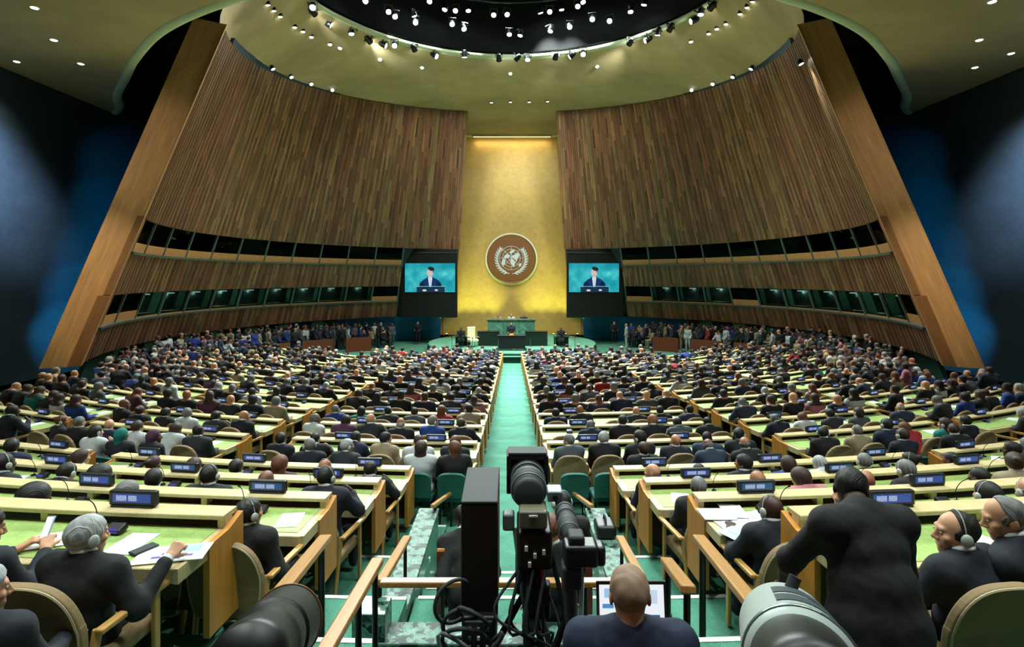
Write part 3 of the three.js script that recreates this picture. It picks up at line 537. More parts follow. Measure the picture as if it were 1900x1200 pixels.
function rail(label, pts, posts, w = 0.085, turn = 0) {
  const t = thing('handrail', label, 'handrail', pts[0]), o = pts[0];
  for (let i = 1; i < pts.length; i++) part(t, 'rail_bar', bar(pts[i - 1].clone().sub(o), pts[i].clone().sub(o), w, 0.05, 0.012), M.railWood);
  for (const [q, low, r] of posts) part(t, 'post', rod(q.clone().sub(o), q.clone().sub(o).setY(EYE + low - o.y), r ?? 0.02, 10), M.blackMetal);
  return t;
}
for (const [word, s] of [['left', -1], ['right', 1]]) {
  rail('sloping wooden handrail on a black post at the desk end, outer one on the ' + word, [W(s * 1.53, -2.13, 4.42), W(s * 1.33, -1.78, 2.6)], [[W(s * 1.52, -2.16, 4.3), -2.98, 0.026], [W(s * 1.36, -1.84, 2.85), -2.6, 0.024]], 0.1);
  rail('wooden handrail beside the ' + word + ' aisle steps, nearer the cameras', s < 0 ? [W(s * 0.94, -1.98, 3.77), W(s * 0.94, -1.86, 2.5)] : [W(s * 1.08, -1.98, 3.77), W(s * 0.99, -1.75, 3.02)], s < 0 ? [[W(s * 0.94, -2.0, 3.7), -2.98], [W(s * 0.94, -1.96, 3.3), -2.98]] : [[W(s * 1.07, -2.0, 3.7), -2.98], [W(s * 1.0, -1.8, 3.08), -2.6]], 0.085);
  rail('lower wooden handrail going down from the pit barrier into the ' + word + ' side of the pit', [W(s * 1.04, -2.99, 7.05), W(s * 0.88, -3.62, 9.4)], [[W(s * 1.03, -3.02, 7.2), -3.9], [W(s * 0.95, -3.36, 8.4), -3.95], [W(s * 0.89, -3.62, 9.3), -3.95]], 0.06);
  const b = thing('stair_panel', 'red-brown wooden side panel of the pit stair on the ' + word, 'panel', W(s * 0.66, -3.6, 5.5)), sh = new THREE.Shape([[0, 0], [0.9, 0], [0.9, 0.55], [0, 0.95]].map((q) => new THREE.Vector2(q[0], q[1])));
  const g = clean(new THREE.ExtrudeGeometry(sh, { depth: 0.05, bevelEnabled: true, bevelSize: 0.008, bevelThickness: 0.008, bevelSegments: 1 })); g.rotateY(PI / 2); g.translate(s * 0.06, 0, 0.3); part(b, 'board', g, M.redWood); part(b, 'top_edge', bar(V(s * 0.06 + 0.03, 0.96, 0.28), V(s * 0.06 + 0.03, 0.56, -0.62), 0.075, 0.035, 0.01), M.panelWood);
}
rail('wooden barrier rail across the front of the camera pit, bent forward at both ends', [W(-1.09, -2.7, 5.6), W(-1.08, -2.5, 4.42), W(1.08, -2.5, 4.42), W(1.12, -2.7, 5.6)], [[W(-1.08, -2.52, 4.4), -2.84, 0.018], [W(-0.57, -2.52, 4.4), -2.84, 0.018], [W(0.6, -2.52, 4.4), -2.84, 0.018], [W(1.08, -2.52, 4.4), -2.84, 0.018], [W(-1.09, -2.68, 5.5), -3.12, 0.018], [W(1.12, -2.68, 5.5), -3.12, 0.018]], 0.085);
// ---------------------------------------------------------------- television cameras in the pit
function tripod(t, top, foot, spread) { for (let i = 0; i < 3; i++) { const a = i * 2.094 + 0.5, f = V(top.x + sin(a) * spread, foot, top.z + cos(a) * spread), l = part(t, 'tripod_leg', rod(top, f, 0.018, 8, 0.026), M.blackMetal); part(l, 'foot', cyl(0.03, 0.035, 0.03, f.x, foot + 0.015, f.z, 10), M.blackPlastic); } part(t, 'column', rod(top.clone().setY(top.y + 0.18), top.clone().setY(top.y - 0.35), 0.035, 12), M.charcoal); }
{
  const t = thing('television_camera', 'tall black television camera with a grey-topped hood and coiled cables', 'camera', W(-0.19, -2.6, 3.3)), y = 2.53;
  const sh = new THREE.Shape([[0, 0], [0.44, 0], [0.44, 0.66], [0, 0.62]].map((q) => new THREE.Vector2(q[0], q[1]))), g = clean(new THREE.ExtrudeGeometry(sh, { depth: 0.2, bevelEnabled: true, bevelSize: 0.008, bevelThickness: 0.008, bevelSegments: 2 })); g.rotateY(PI / 2); g.translate(-0.1, y - 1.88, 0.16);
  part(t, 'hood', g, M.blackPlastic); part(t, 'hood_lid', rbox(0.216, 0.02, 0.46, 0.008, 0, y - 1.22, -0.06, 0, 0.09), M.charcoal);
  part(t, 'body', rbox(0.2, 0.26, 0.4, 0.02, 0.0, y - 2.0, 0.02), M.blackPlastic); part(t, 'pan_head', rbox(0.18, 0.14, 0.2, 0.02, 0, y - 2.2, 0.02), M.charcoal);
  part(t, 'control_panel', rbox(0.16, 0.2, 0.02, 0.006, 0.0, y - 1.98, 0.235), M.charcoal);
  for (let i = 0; i < 9; i++) part(t, 'button', rbox(0.016, 0.022, 0.012, 0.003, -0.05 + (i % 3) * 0.05, y - 1.92 - floor(i / 3) * 0.05, 0.25), i % 4 ? M.mullion : M.nosing);
  part(t, 'pedestal', rbox(0.17, 0.66, 0.2, 0.02, 0, 0.33, 0.03), M.blackPlastic); tripod(t, V(0, 0.55, 0), 0.0, 0.3);
  for (const [k, q] of [[0.12, 0.62], [0.1, 0.5], [0.14, 0.4], [0.09, 0.56]].entries()) { const c = part(t, 'coiled_cable', clean(new THREE.TorusGeometry(q[0], 0.012, 6, 40)), M.charcoal); c.position.set(-0.14 + k * 0.035, q[1] + 0.12, 0.2 + k * 0.015); c.rotation.set(0.25 * k, 0.5 - k * 0.3, k); }
  part(t, 'cable', tube([V(-0.02, y - 2.05, 0.24), V(-0.22, 0.62, 0.3), V(-0.1, 0.36, 0.3), V(0.14, 0.58, 0.24)], 0.011, 30), M.greyPlastic); part(t, 'cable', tube([V(0.06, y - 2.0, 0.24), V(0.14, 0.6, 0.26), V(-0.05, 0.42, 0.32), V(-0.2, 0.5, 0.2)], 0.011, 30), M.charcoal);
}
{
  const t = thing('television_camera', 'television camera with a big ribbed zoom lens and a square black hood', 'camera', W(0.1, -2.6, 3.2)), y = 2.53;
  part(t, 'matte_box', join([rbox(0.27, 0.03, 0.16, 0.008, 0, y - 1.09, -0.34), rbox(0.03, 0.24, 0.16, 0.008, -0.12, y - 1.2, -0.34), rbox(0.03, 0.24, 0.16, 0.008, 0.12, y - 1.2, -0.34), rbox(0.26, 0.24, 0.02, 0.006, 0, y - 1.2, -0.42)]), M.blackPlastic);
  part(t, 'matte_box_lid', rbox(0.25, 0.02, 0.14, 0.006, 0, y - 1.065, -0.33), M.charcoal);
  const pr = [[0.0, 0.36], [0.088, 0.36], [0.1, 0.34], [0.1, 0.28], [0.094, 0.27], [0.094, 0.22], [0.104, 0.21], [0.104, 0.13], [0.092, 0.12], [0.092, 0.04], [0.08, 0.0], [0.0, 0.0]].map((q) => new THREE.Vector2(q[0], q[1])), g = clean(new THREE.LatheGeometry(pr, 32)); g.rotateX(-PI / 2); g.translate(0, y - 1.2, 0.06); part(t, 'zoom_lens', g, M.charcoal);
  for (const z of [-0.27, -0.2, -0.11, -0.02]) part(t, 'lens_ring', clean(new THREE.TorusGeometry(0.103, 0.006, 6, 36)).translate(0, y - 1.2, z), M.greyPlastic);
  part(t, 'lens_drive', rbox(0.16, 0.1, 0.16, 0.012, 0.02, y - 1.3, 0.08), M.tanGrey); part(t, 'badge', rbox(0.05, 0.012, 0.006, 0.002, 0.02, y - 1.275, 0.163), M.nosing);
  part(t, 'viewfinder', rbox(0.09, 0.06, 0.12, 0.01, 0.15, y - 1.2, 0.02), M.greyPlastic); part(t, 'viewfinder_eye', cyl(0.016, 0.016, 0.02, 0.15, y - 1.2, 0.085, 14, PI / 2), M.blackPlastic);
  part(t, 'body', rbox(0.2, 0.22, 0.3, 0.02, 0.03, y - 1.48, 0.0), M.blackPlastic); part(t, 'pan_head', rbox(0.16, 0.16, 0.2, 0.02, 0.0, y - 1.68, 0), M.charcoal); part(t, 'arm_joint', rbox(0.07, 0.1, 0.08, 0.015, -0.12, y - 1.36, 0.02), M.greyPlastic);
  part(t, 'pan_bar', rod(V(-0.08, y - 1.4, 0.04), V(-0.02, y - 1.85, 0.12), 0.018, 10), M.greyPlastic); part(t, 'pan_grip', rod(V(-0.02, y - 1.85, 0.12), V(0.0, y - 2.0, 0.14), 0.024, 10), M.blackPlastic);
  const st = part(t, 'striped_pole', cyl(0.011, 0.011, 0.13, 0.075, y - 1.42, 0.12, 10), M.orange); part(st, 'white_band', cyl(0.0115, 0.0115, 0.1, 0.075, y - 1.535, 0.12, 10), M.white); part(st, 'red_band', cyl(0.0112, 0.0112, 0.12, 0.075, y - 1.645, 0.12, 10), M.red);
  for (const [x, yy] of [[-0.05, 1.46], [0.0, 1.5], [-0.03, 1.55], [0.05, 1.48]]) part(t, 'connector', rbox(0.018, 0.03, 0.012, 0.003, x + 0.03, y - yy, 0.157), M.nosing);
  for (const x of [-0.06, 0.02, 0.09]) part(t, 'cable', tube([V(x, y - 1.58, 0.15), V(x - 0.05, y - 1.9, 0.22), V(x + 0.04, 0.6, 0.16), V(x * 0.3, 0.3, 0.05)], 0.009, 24), M.charcoal);
  for (let i = 0; i < 5; i++) part(t, 'cable', tube([V(-0.06 + i * 0.03, y - 1.6, 0.1), V(-0.2 + i * 0.09, y - 1.8 - 0.04 * i, 0.2), V(0.16 - i * 0.07, 0.5, 0.2), V(-0.1 + i * 0.06, 0.2, 0.12), V(-0.3 + i * 0.1, 0.02, 0.2)], 0.009, 30), i % 2 ? M.blackPlastic : M.charcoal);
  part(t, 'second_pan_bar', rod(V(0.1, y - 1.42, 0.04), V(0.2, y - 1.8, 0.25), 0.014, 10), M.blackMetal); part(t, 'battery_pack', rbox(0.12, 0.2, 0.08, 0.015, 0.06, y - 1.78, 0.1), M.blackPlastic);
  tripod(t, V(0, 0.78, 0), 0.0, 0.42);
}
{
  const t = thing('television_camera', 'black camera with a long ribbed lens on a tripod before the seated operator', 'camera', W(0.3, -2.6, 2.75)), y = 2.6;
  const pr = [[0.0, 0.34], [0.05, 0.34], [0.052, 0.28], [0.047, 0.27], [0.047, 0.2], [0.054, 0.19], [0.054, 0.1], [0.044, 0.08], [0.04, 0.0], [0.0, 0.0]].map((q) => new THREE.Vector2(q[0], q[1])), g = clean(new THREE.LatheGeometry(pr, 28)); g.rotateX(-PI / 2); g.translate(0, y - 1.33, 0.0); part(t, 'long_lens', g, M.charcoal);
  for (const z of [-0.06, -0.14, -0.24, -0.31]) part(t, 'lens_ring', clean(new THREE.TorusGeometry(0.053, 0.004, 6, 30)).translate(0, y - 1.33, z), M.greyPlastic);
  part(t, 'body', rbox(0.17, 0.11, 0.12, 0.02, 0.04, y - 1.37, 0.06), M.blackPlastic); part(t, 'grip', rbox(0.05, 0.1, 0.09, 0.02, 0.14, y - 1.38, 0.05), M.blackPlastic); part(t, 'prism_hump', rbox(0.08, 0.05, 0.1, 0.015, 0.02, y - 1.3, 0.05), M.charcoal); part(t, 'pan_bar', rod(V(0.05, y - 1.5, 0.05), V(0.02, y - 1.85, 0.2), 0.012, 8), M.chrome);
  part(t, 'pan_head', rbox(0.1, 0.12, 0.12, 0.02, 0.0, y - 1.5, 0.02), M.charcoal); tripod(t, V(0, 0.93, 0), 0.0, 0.34);
}
{ // laptop on a black shelf before the bald operator
  const s = thing('folding_shelf', 'black shelf on one column holding the open laptop', 'table', W(0.64, -2.6, 2.72)); part(s, 'top', rbox(0.5, 0.03, 0.34, 0.01, 0, 0.715, 0), M.blackPlastic); part(s, 'column', cyl(0.03, 0.03, 0.7, 0, 0.35, 0, 12), M.blackMetal); part(s, 'base', cyl(0.18, 0.2, 0.03, 0, 0.015, 0, 20), M.blackMetal);
  const l = thing('laptop', 'open laptop with a bright white-blue screen before the bald operator', 'laptop', W(0.63, -1.87, 2.72)); part(l, 'base', rbox(0.36, 0.018, 0.24, 0.006, 0, 0.01, 0.02), M.charcoal);
  const lid = part(l, 'lid', rbox(0.37, 0.25, 0.012, 0.005, 0, 0.14, -0.12, 0, -0.15), M.blackPlastic);
  const cv = document.createElement('canvas'); cv.width = 256; cv.height = 160; const c = cv.getContext('2d'); c.fillStyle = '#eef4fa'; c.fillRect(0, 0, 256, 160); c.fillStyle = '#9fc4e6'; c.fillRect(20, 14, 60, 34); c.fillStyle = '#4f8fc8'; c.fillRect(90, 60, 26, 40); c.fillRect(12, 70, 44, 16); c.fillStyle = '#2d5f92'; c.fillRect(128, 110, 110, 34); c.fillStyle = '#c5d9ec'; c.fillRect(150, 20, 80, 50);
  const t = new THREE.CanvasTexture(cv); t.colorSpace = THREE.SRGBColorSpace; const pg = clean(new THREE.PlaneGeometry(0.34, 0.215)); pg.rotateX(-0.15); pg.translate(0, 0.142, -0.1125); part(lid, 'screen', pg, mat('laptopScreen', 0x101214, { emissive: new THREE.Color(0xffffff), emissiveMap: t, emissiveIntensity: 0.6 }));
}
{ const b = thing('equipment_bag', 'black equipment bag standing on the right marble pit wall', 'bag', W(1.12, -3.095, 6.5)); part(b, 'body', rbox(0.24, 0.16, 0.3, 0.05, 0, 0.08, 0, 0, 0, 4), M.blackPlastic); part(b, 'handle', clean(new THREE.TorusGeometry(0.08, 0.012, 6, 20, PI).rotateY(PI / 2)).translate(0, 0.15, 0), M.charcoal); }
// ---------------------------------------------------------------- two long lenses of the photographers at the balcony edge
function alongAxis(t, a, b) { const d = b.clone().sub(a).normalize(); t.position.copy(a); t.quaternion.setFromUnitVectors(V(0, 1, 0), d); }
const lathe = (pts, n = 48) => clean(new THREE.LatheGeometry(pts.map((q) => new THREE.Vector2(q[0], q[1])), n));
{
  const t = thing('telephoto_lens', 'black telephoto lens hood with a thin gold ring resting at the left rail', 'camera lens', V(0, 0, 0));
  alongAxis(t, W(-0.275, -0.40, 0.55), W(-0.395, -0.605, 0.95));
  part(t, 'hood', lathe([[0.043, 0.24], [0.05, 0.24], [0.058, 0.44], [0.0575, 0.447], [0.053, 0.45], [0.05, 0.44], [0.042, 0.25]]), M.blackPlastic); part(t, 'gold_ring', clean(new THREE.TorusGeometry(0.0583, 0.0016, 6, 60).rotateX(PI / 2)).translate(0, 0.42, 0), M.bronze); part(t, 'barrel', lathe([[0, 0], [0.04, 0], [0.043, 0.04], [0.043, 0.12], [0.047, 0.13], [0.047, 0.2], [0.045, 0.25], [0, 0.25]]), M.blackPlastic);
}
{
  const t = thing('telephoto_lens', 'pale grey telephoto lens hood with dark grey patches and a knob at the right rail', 'camera lens', V(0, 0, 0));
  alongAxis(t, W(0.31, -0.43, 0.55), W(0.44, -0.565, 0.87));
  part(t, 'hood', lathe([[0.05, 0.1], [0.066, 0.11], [0.068, 0.14], [0.068, 0.34], [0.066, 0.36], [0.06, 0.362], [0.058, 0.34], [0.05, 0.12]]), M.hoodWhite); part(t, 'barrel', lathe([[0, -0.05], [0.056, -0.05], [0.06, 0.0], [0.06, 0.1], [0.05, 0.115], [0, 0.115]]), M.blackPlastic); part(t, 'ring', clean(new THREE.TorusGeometry(0.0665, 0.003, 6, 60).rotateX(PI / 2)).translate(0, 0.115, 0), M.chrome);
  for (const [y0, y1] of [[0.15, 0.205], [0.225, 0.28]]) part(t, 'dark_patch', clean(new THREE.CylinderGeometry(0.0692, 0.0692, y1 - y0, 24, 1, false, -0.75, 1.9)).translate(0, (y0 + y1) / 2, 0), M.hoodGrey);
  const k = part(t, 'knob', cyl(0.009, 0.009, 0.02, 0, 0, 0, 14), M.charcoal); k.position.set(-0.02, 0.3, 0.072); k.rotation.x = PI / 2;
}
// ---------------------------------------------------------------- figures: smooth fields over a skeleton, meshed by surface nets
function nets(f, lo, hi, c) {
  const nx = Math.ceil((hi[0] - lo[0]) / c) + 1, ny = Math.ceil((hi[1] - lo[1]) / c) + 1, nz = Math.ceil((hi[2] - lo[2]) / c) + 1, val = new Float32Array(nx * ny * nz), B = 4, sx = nx, sy = nx * ny;
  for (let z = 0; z < nz; z += B) for (let y = 0; y < ny; y += B) for (let x = 0; x < nx; x += B) {
    const d = f(lo[0] + (x + 1.5) * c, lo[1] + (y + 1.5) * c, lo[2] + (z + 1.5) * c), far = abs(d) > c * 4.2 + 0.012;
    for (let k = z; k < min(z + B, nz); k++) for (let j = y; j < min(y + B, ny); j++) for (let i = x; i < min(x + B, nx); i++) val[i + j * sx + k * sy] = far ? d : f(lo[0] + i * c, lo[1] + j * c, lo[2] + k * c);
  }
  const id = new Int32Array(nx * ny * nz).fill(-1), pos = [], idx = [];
  const E = [[0, 1], [2, 3], [4, 5], [6, 7], [0, 2], [1, 3], [4, 6], [5, 7], [0, 4], [1, 5], [2, 6], [3, 7]], v = new Float64Array(8);
  for (let k = 0; k < nz - 1; k++) for (let j = 0; j < ny - 1; j++) for (let i = 0; i < nx - 1; i++) {
    const o = i + j * sx + k * sy; let m = 0;
    for (let q = 0; q < 8; q++) { v[q] = val[o + (q & 1) + ((q >> 1) & 1) * sx + (q >> 2) * sy]; if (v[q] < 0) m |= 1 << q; }
    if (m === 0 || m === 255) continue;
    let n = 0, px = 0, py = 0, pz = 0;
    for (const [a, b] of E) if ((v[a] < 0) !== (v[b] < 0)) { const t = v[a] / (v[a] - v[b]); px += (a & 1) + ((b & 1) - (a & 1)) * t; py += ((a >> 1) & 1) + (((b >> 1) & 1) - ((a >> 1) & 1)) * t; pz += (a >> 2) + ((b >> 2) - (a >> 2)) * t; n++; }
    id[o] = pos.length / 3; pos.push(lo[0] + (i + px / n) * c, lo[1] + (j + py / n) * c, lo[2] + (k + pz / n) * c);
  }
  const quad = (a, b, d, e, flip) => { if (a < 0 || b < 0 || d < 0 || e < 0) return; flip ? idx.push(a, d, b, b, d, e) : idx.push(a, b, d, b, e, d); };
  for (let k = 1; k < nz - 1; k++) for (let j = 1; j < ny - 1; j++) for (let i = 1; i < nx - 1; i++) {
    const o = i + j * sx + k * sy, s = val[o] < 0;
    if (s !== (val[o + 1] < 0)) quad(id[o - sx - sy], id[o - sy], id[o - sx], id[o], !s);
    if (s !== (val[o + sx] < 0)) quad(id[o - 1 - sy], id[o - sy], id[o - 1], id[o], s);
    if (s !== (val[o + sy] < 0)) quad(id[o - 1 - sx], id[o - sx], id[o - 1], id[o], !s);
  }
  const g = new THREE.BufferGeometry(); g.setAttribute('position', new THREE.Float32BufferAttribute(pos, 3)); g.setIndex(idx); g.computeVertexNormals();
  const uv = new Float32Array(pos.length / 3 * 2); for (let i = 0; i < pos.length / 3; i++) { uv[i * 2] = (pos[i * 3] + pos[i * 3 + 2] * 0.7) * 1; uv[i * 2 + 1] = pos[i * 3 + 1]; } g.setAttribute('uv', new THREE.BufferAttribute(uv, 2));
  return g;
}
const smin = (a, b, k) => { const h = max(k - abs(a - b), 0) / k; return min(a, b) - h * h * k * 0.25; };
function bonesField(list, k, grow = 0) {
  const n = list.length, A = new Float64Array(n * 10);
  list.forEach(([a, b, ra, rb], i) => { const d = [b.x - a.x, b.y - a.y, b.z - a.z]; A.set([a.x, a.y, a.z, ...d, 1 / max(1e-9, d[0] ** 2 + d[1] ** 2 + d[2] ** 2), ra + grow, (rb ?? ra) - ra], i * 10); });
  return (x, y, z) => {
    let r = 9;
    for (let o = 0; o < n * 10; o += 10) {
      const px = x - A[o], py = y - A[o + 1], pz = z - A[o + 2]; let t = (px * A[o + 3] + py * A[o + 4] + pz * A[o + 5]) * A[o + 6]; t = t < 0 ? 0 : t > 1 ? 1 : t;
      const qx = px - t * A[o + 3], qy = py - t * A[o + 4], qz = pz - t * A[o + 5], d = sqrt(qx * qx + qy * qy + qz * qz) - A[o + 7] - t * A[o + 8];
      r = smin(r, d, k);
    }
    return r;
  };
}
function boundsOf(list, pad) { const lo = [9, 9, 9], hi = [-9, -9, -9]; for (const [a, b, ra, rb] of list) for (const [p, r] of [[a, ra], [b, rb ?? ra]]) ['x', 'y', 'z'].forEach((c, i) => { lo[i] = min(lo[i], p[c] - r - pad); hi[i] = max(hi[i], p[c] + r + pad); }); return [lo, hi]; }
const boneMesh = (list, k, grow, c, mod) => { const f = bonesField(list, k, grow), [lo, hi] = boundsOf(list, grow + c * 2.5); return nets(mod ? (x, y, z) => mod(x, y, z, f(x, y, z)) : f, lo, hi, c); };
const ell = (x, y, z, a, b, c) => { const k0 = sqrt((x / a) ** 2 + (y / b) ** 2 + (z / c) ** 2), k1 = sqrt((x / a / a) ** 2 + (y / b / b) ** 2 + (z / c / c) ** 2); return k1 < 1e-9 ? -min(a, b, c) : k0 * (k0 - 1) / k1; };
const cap = (x, y, z, ax, ay, az, bx, by, bz, r) => { const dx = bx - ax, dy = by - ay, dz = bz - az, px = x - ax, py = y - ay, pz = z - az, t = clamp((px * dx + py * dy + pz * dz) / (dx * dx + dy * dy + dz * dz), 0, 1); return hypot(px - t * dx, py - t * dy, pz - t * dz) - r; };
const cran = (x, y, z) => ell(x, y - 0.028, z - 0.012, 0.077, 0.088, 0.098);
// head: origin between the ears, looking to -z
function headField(x, y, z) {
  const X = abs(x); let d = smin(cran(x, y, z), ell(x, y + 0.05, z + 0.03, 0.057, 0.07, 0.064), 0.045);
  d = smin(d, hypot(x, y + 0.106, z + 0.068) - 0.022, 0.03); d = smin(d, cap(x, y, z, -0.034, 0.024, -0.083, 0.034, 0.024, -0.083, 0.011), 0.02);
  d = smin(d, ell(X - 0.045, y + 0.022, z + 0.07, 0.022, 0.018, 0.018), 0.02);
  const s = hypot(X - 0.031, y - 0.003, z + 0.101) - 0.013; d = -smin(-d, s, 0.012);
  d = smin(d, cap(x, y, z, 0, 0.006, -0.092, 0, -0.03, -0.115, 0.011), 0.014); d = smin(d, hypot(X - 0.012, y + 0.036, z + 0.103) - 0.009, 0.01);
  d = smin(d, cap(x, y, z, -0.02, -0.066, -0.088, 0.02, -0.066, -0.088, 0.0075), 0.012); d = smin(d, cap(x, y, z, -0.016, -0.079, -0.085, 0.016, -0.079, -0.085, 0.007), 0.01);
  d = smin(d, ell(X - 0.079, y + 0.008, z - 0.014 - (X - 0.079) * 0.8, 0.0095, 0.031, 0.02), 0.008);
  return smin(d, cap(x, y, z, 0, -0.05, 0.022, 0, -0.16, 0.035, 0.052), 0.03);
}
const HB = [[-0.125, -0.19, -0.15], [0.125, 0.15, 0.15]];
const headCache = new Map(), cached = (k, f) => { if (!headCache.has(k)) headCache.set(k, f()); return headCache.get(k); };
const headGeo = (c) => cached('head' + c, () => nets(headField, HB[0], HB[1], c));
const wob = (x, y, z, s) => sin(x * s + 1.3 * sin(z * s * 0.7)) * sin(y * s * 0.9 + 1.1 * sin(x * s * 0.6)) * sin(z * s * 1.1 + 0.7);
function hairGeo(type, c) {
  return cached(type + c, () => {
    const lo = [-0.2, -0.36, -0.2], hi = [0.2, 0.22, 0.24];
    const f = (x, y, z) => {
      const n = c < 0.009 ? 0.0035 * wob(x, y, z, 70) : 0; let sh = cran(x, y, z) - 0.013 - n, p1 = z * 0.8 + y * 0.55 + 0.03, p2 = y + 0.062;
      if (type === 'cropped') { sh += 0.007; p1 -= 0.006; }
      if (type === 'receding') { sh += 0.006; p1 = z * 0.95 + y * 0.12 + 0.002; if (abs(x) > 0.052) p1 = max(p1, z * 0.8 + 0.03 - max(0, y - 0.02)); }
      if (type === 'fringe') { sh += 0.004; p1 = min(p1, 0.035 - y + 0.3 * (z - 0.05)); p1 = min(p1, z + 0.02); }
      if (type === 'afro') { sh = ell(x, y - 0.045, z - 0.03, 0.125, 0.115, 0.125) - n; p2 = y + 0.09; }
      let d = max(sh, -p1, -p2);
      if (type === 'long') { d = smin(d, ell(x, y + 0.12, z - 0.055, 0.105, 0.16, 0.06) - n, 0.03); d = smin(d, max(cran(x, y, z) - 0.024 - n, -(z * 0.8 + y * 0.5 + 0.02), -y - 0.1), 0.02); }
      if (type === 'bob') { d = smin(d, max(ell(x, y - 0.0, z - 0.025, 0.1, 0.125, 0.11) - n, -(z * 0.85 + y * 0.45 + 0.012), -y - 0.11), 0.02); }
      if (type === 'bun') d = smin(d, hypot(x, y - 0.07, z - 0.118) - 0.042 - n, 0.02);
      if (type === 'scarf') { d = max(ell(x, y - 0.03, z - 0.015, 0.092, 0.104, 0.113), -(z * 0.85 + y * 0.5 + 0.03)); d = smin(d, cap(x, y, z, 0, -0.02, 0.04, 0, -0.17, 0.045, 0.085), 0.05); d = max(d, -(z + 0.055 + max(0, y) * 0.6)); }
      return d;
    };
    return nets(f, lo, hi, c);
  });
}
// headset: band over the crown and one cup at each ear
const headsetGeo = (c = 1) => cached('headset' + c, () => { const b = clean(new THREE.TorusGeometry(0.098, 0.0032, 6, 24, PI)); b.translate(0, 0.005, 0.005); b.scale(0.98, 1.22, 1); const cup = (s) => { const g = clean(new THREE.SphereGeometry(1, 16, 12)); g.scale(0.019, 0.037, 0.03); return g.translate(s * 0.096, -0.006, 0.008); }; return join([b, cup(-1), cup(1)]); });
// joints of a seated person who faces -z; floor at y = 0
const seated = () => ({
  pel: V(0, 0.57, 0), waist: V(0, 0.74, 0.015), chest: V(0, 0.92, 0.005), neck: V(0, 1.07, 0.0), head: V(0, 1.205, -0.035), lat: V(1, 0, 0), plat: V(1, 0, 0), yaw: 0, pitch: 0, roll: 0,
  sL: V(-0.19, 1.02, 0.0), eL: V(-0.245, 0.78, -0.1), wL: V(-0.17, 0.775, -0.33), hL: V(-0.13, 0.775, -0.43), sR: V(0.19, 1.02, 0.0), eR: V(0.245, 0.78, -0.1), wR: V(0.17, 0.775, -0.33), hR: V(0.13, 0.775, -0.43),
  gL: V(-0.095, 0.55, -0.02), kL: V(-0.13, 0.52, -0.42), aL: V(-0.13, 0.1, -0.4), tL: V(-0.14, 0.045, -0.55), gR: V(0.095, 0.55, -0.02), kR: V(0.13, 0.52, -0.42), aR: V(0.13, 0.1, -0.4), tR: V(0.14, 0.045, -0.55),
});
const off = (p, l, s) => p.clone().addScaledVector(l, s);
function torso(J, k = 1, g = 0) {
  const L = J.lat, Q = J.plat, nk = J.neck, low = (p) => p.clone().addScaledVector(nk.clone().sub(J.chest).normalize(), -0.0);
  return [[off(J.pel, Q, -0.085), off(J.pel, Q, 0.085), 0.118 * k], [off(J.waist, Q, -0.065), off(J.waist, Q, 0.065), 0.108 * k], [off(J.chest, L, -0.085), off(J.chest, L, 0.085), 0.116 * k], [J.pel, J.waist, 0.12 * k], [J.waist, J.chest, 0.122 * k],
    [low(J.sL), low(J.sR), 0.07 * k], [J.chest, nk, 0.09 * k, 0.062 * k], [off(nk, L, -0.035), J.sL, 0.05 * k, 0.062 * k], [off(nk, L, 0.035), J.sR, 0.05 * k, 0.062 * k]].map(([a, b, r, s]) => [a, b, r + g, (s ?? r) + g]);
}
const arm = (J, s, g = 0, cut = 1) => { const S = J['s' + s], E = J['e' + s], H = J['w' + s]; return [[S, E, 0.06 + g, 0.047 + g], [E, E.clone().lerp(H, cut), 0.045 + g, (0.045 - 0.015 * cut) + g]]; };
const leg = (J, s, g = 0) => [[J['g' + s], J['k' + s], 0.088 + g, 0.06 + g], [J['k' + s], J['k' + s].clone().lerp(J['a' + s], 0.93), 0.056 + g, 0.042 + g]];
const foot = (J, s) => [[J['a' + s], J['t' + s], 0.042, 0.034]];
const mitt = (J, s) => [[J['w' + s], J['h' + s], 0.032, 0.03]];
const headM = (J) => new THREE.Matrix4().compose(J.head, new THREE.Quaternion().setFromEuler(new THREE.Euler(J.pitch, J.yaw, J.roll, 'YXZ')), V(1, 1, 1));
// five fingers on a palm; local y runs along the fingers, the palm looks to -z, the thumb is on +x for a right hand
function handGeo(c, curl, side, spread = 0.1) {
  return cached(['hand', c, curl, side, spread].join(), () => {
    const P = [], F = [[0.031, 0.088, 0.07], [0.011, 0.093, 0.078], [-0.01, 0.09, 0.073], [-0.029, 0.082, 0.058]];
    for (const [x, y] of F) P.push([V(x * 0.6, 0, 0), V(x, y, 0), 0.0145, 0.0115]);
    P.push([V(0.012, 0.005, 0), V(0.03, 0.03, -0.006), 0.016, 0.015]);
    F.forEach(([x, y, l], i) => { let p = V(x, y, 0), a = 0.1; for (const [q, r] of [[0.45, 0.0095], [0.3, 0.0085], [0.25, 0.0075]]) { a += curl * (0.75 + 0.1 * i); const n = p.clone().add(V(sin(spread * (1.5 - i)) * q * l, cos(a) * q * l, -sin(a) * q * l)); P.push([p, n, r, r - 0.0008]); p = n; } });
    let p = V(0.032, 0.032, -0.008); for (const [dx, dy, dz, r] of [[0.024, 0.026, -0.008 - 0.01 * curl, 0.0115], [0.012, 0.024, -0.006 - 0.014 * curl, 0.0095]]) { const n = p.clone().add(V(dx, dy, dz)); P.push([p, n, r, r - 0.0012]); p = n; }
    P.push([V(0, -0.035, 0.002), V(0, 0.01, 0), 0.026, 0.022]);
    const g = boneMesh(P, 0.011, 0, c); if (side === 'L') { g.scale(-1, 1, 1); g.index.array.reverse(); g.computeVertexNormals(); }
    return g;
  });
}
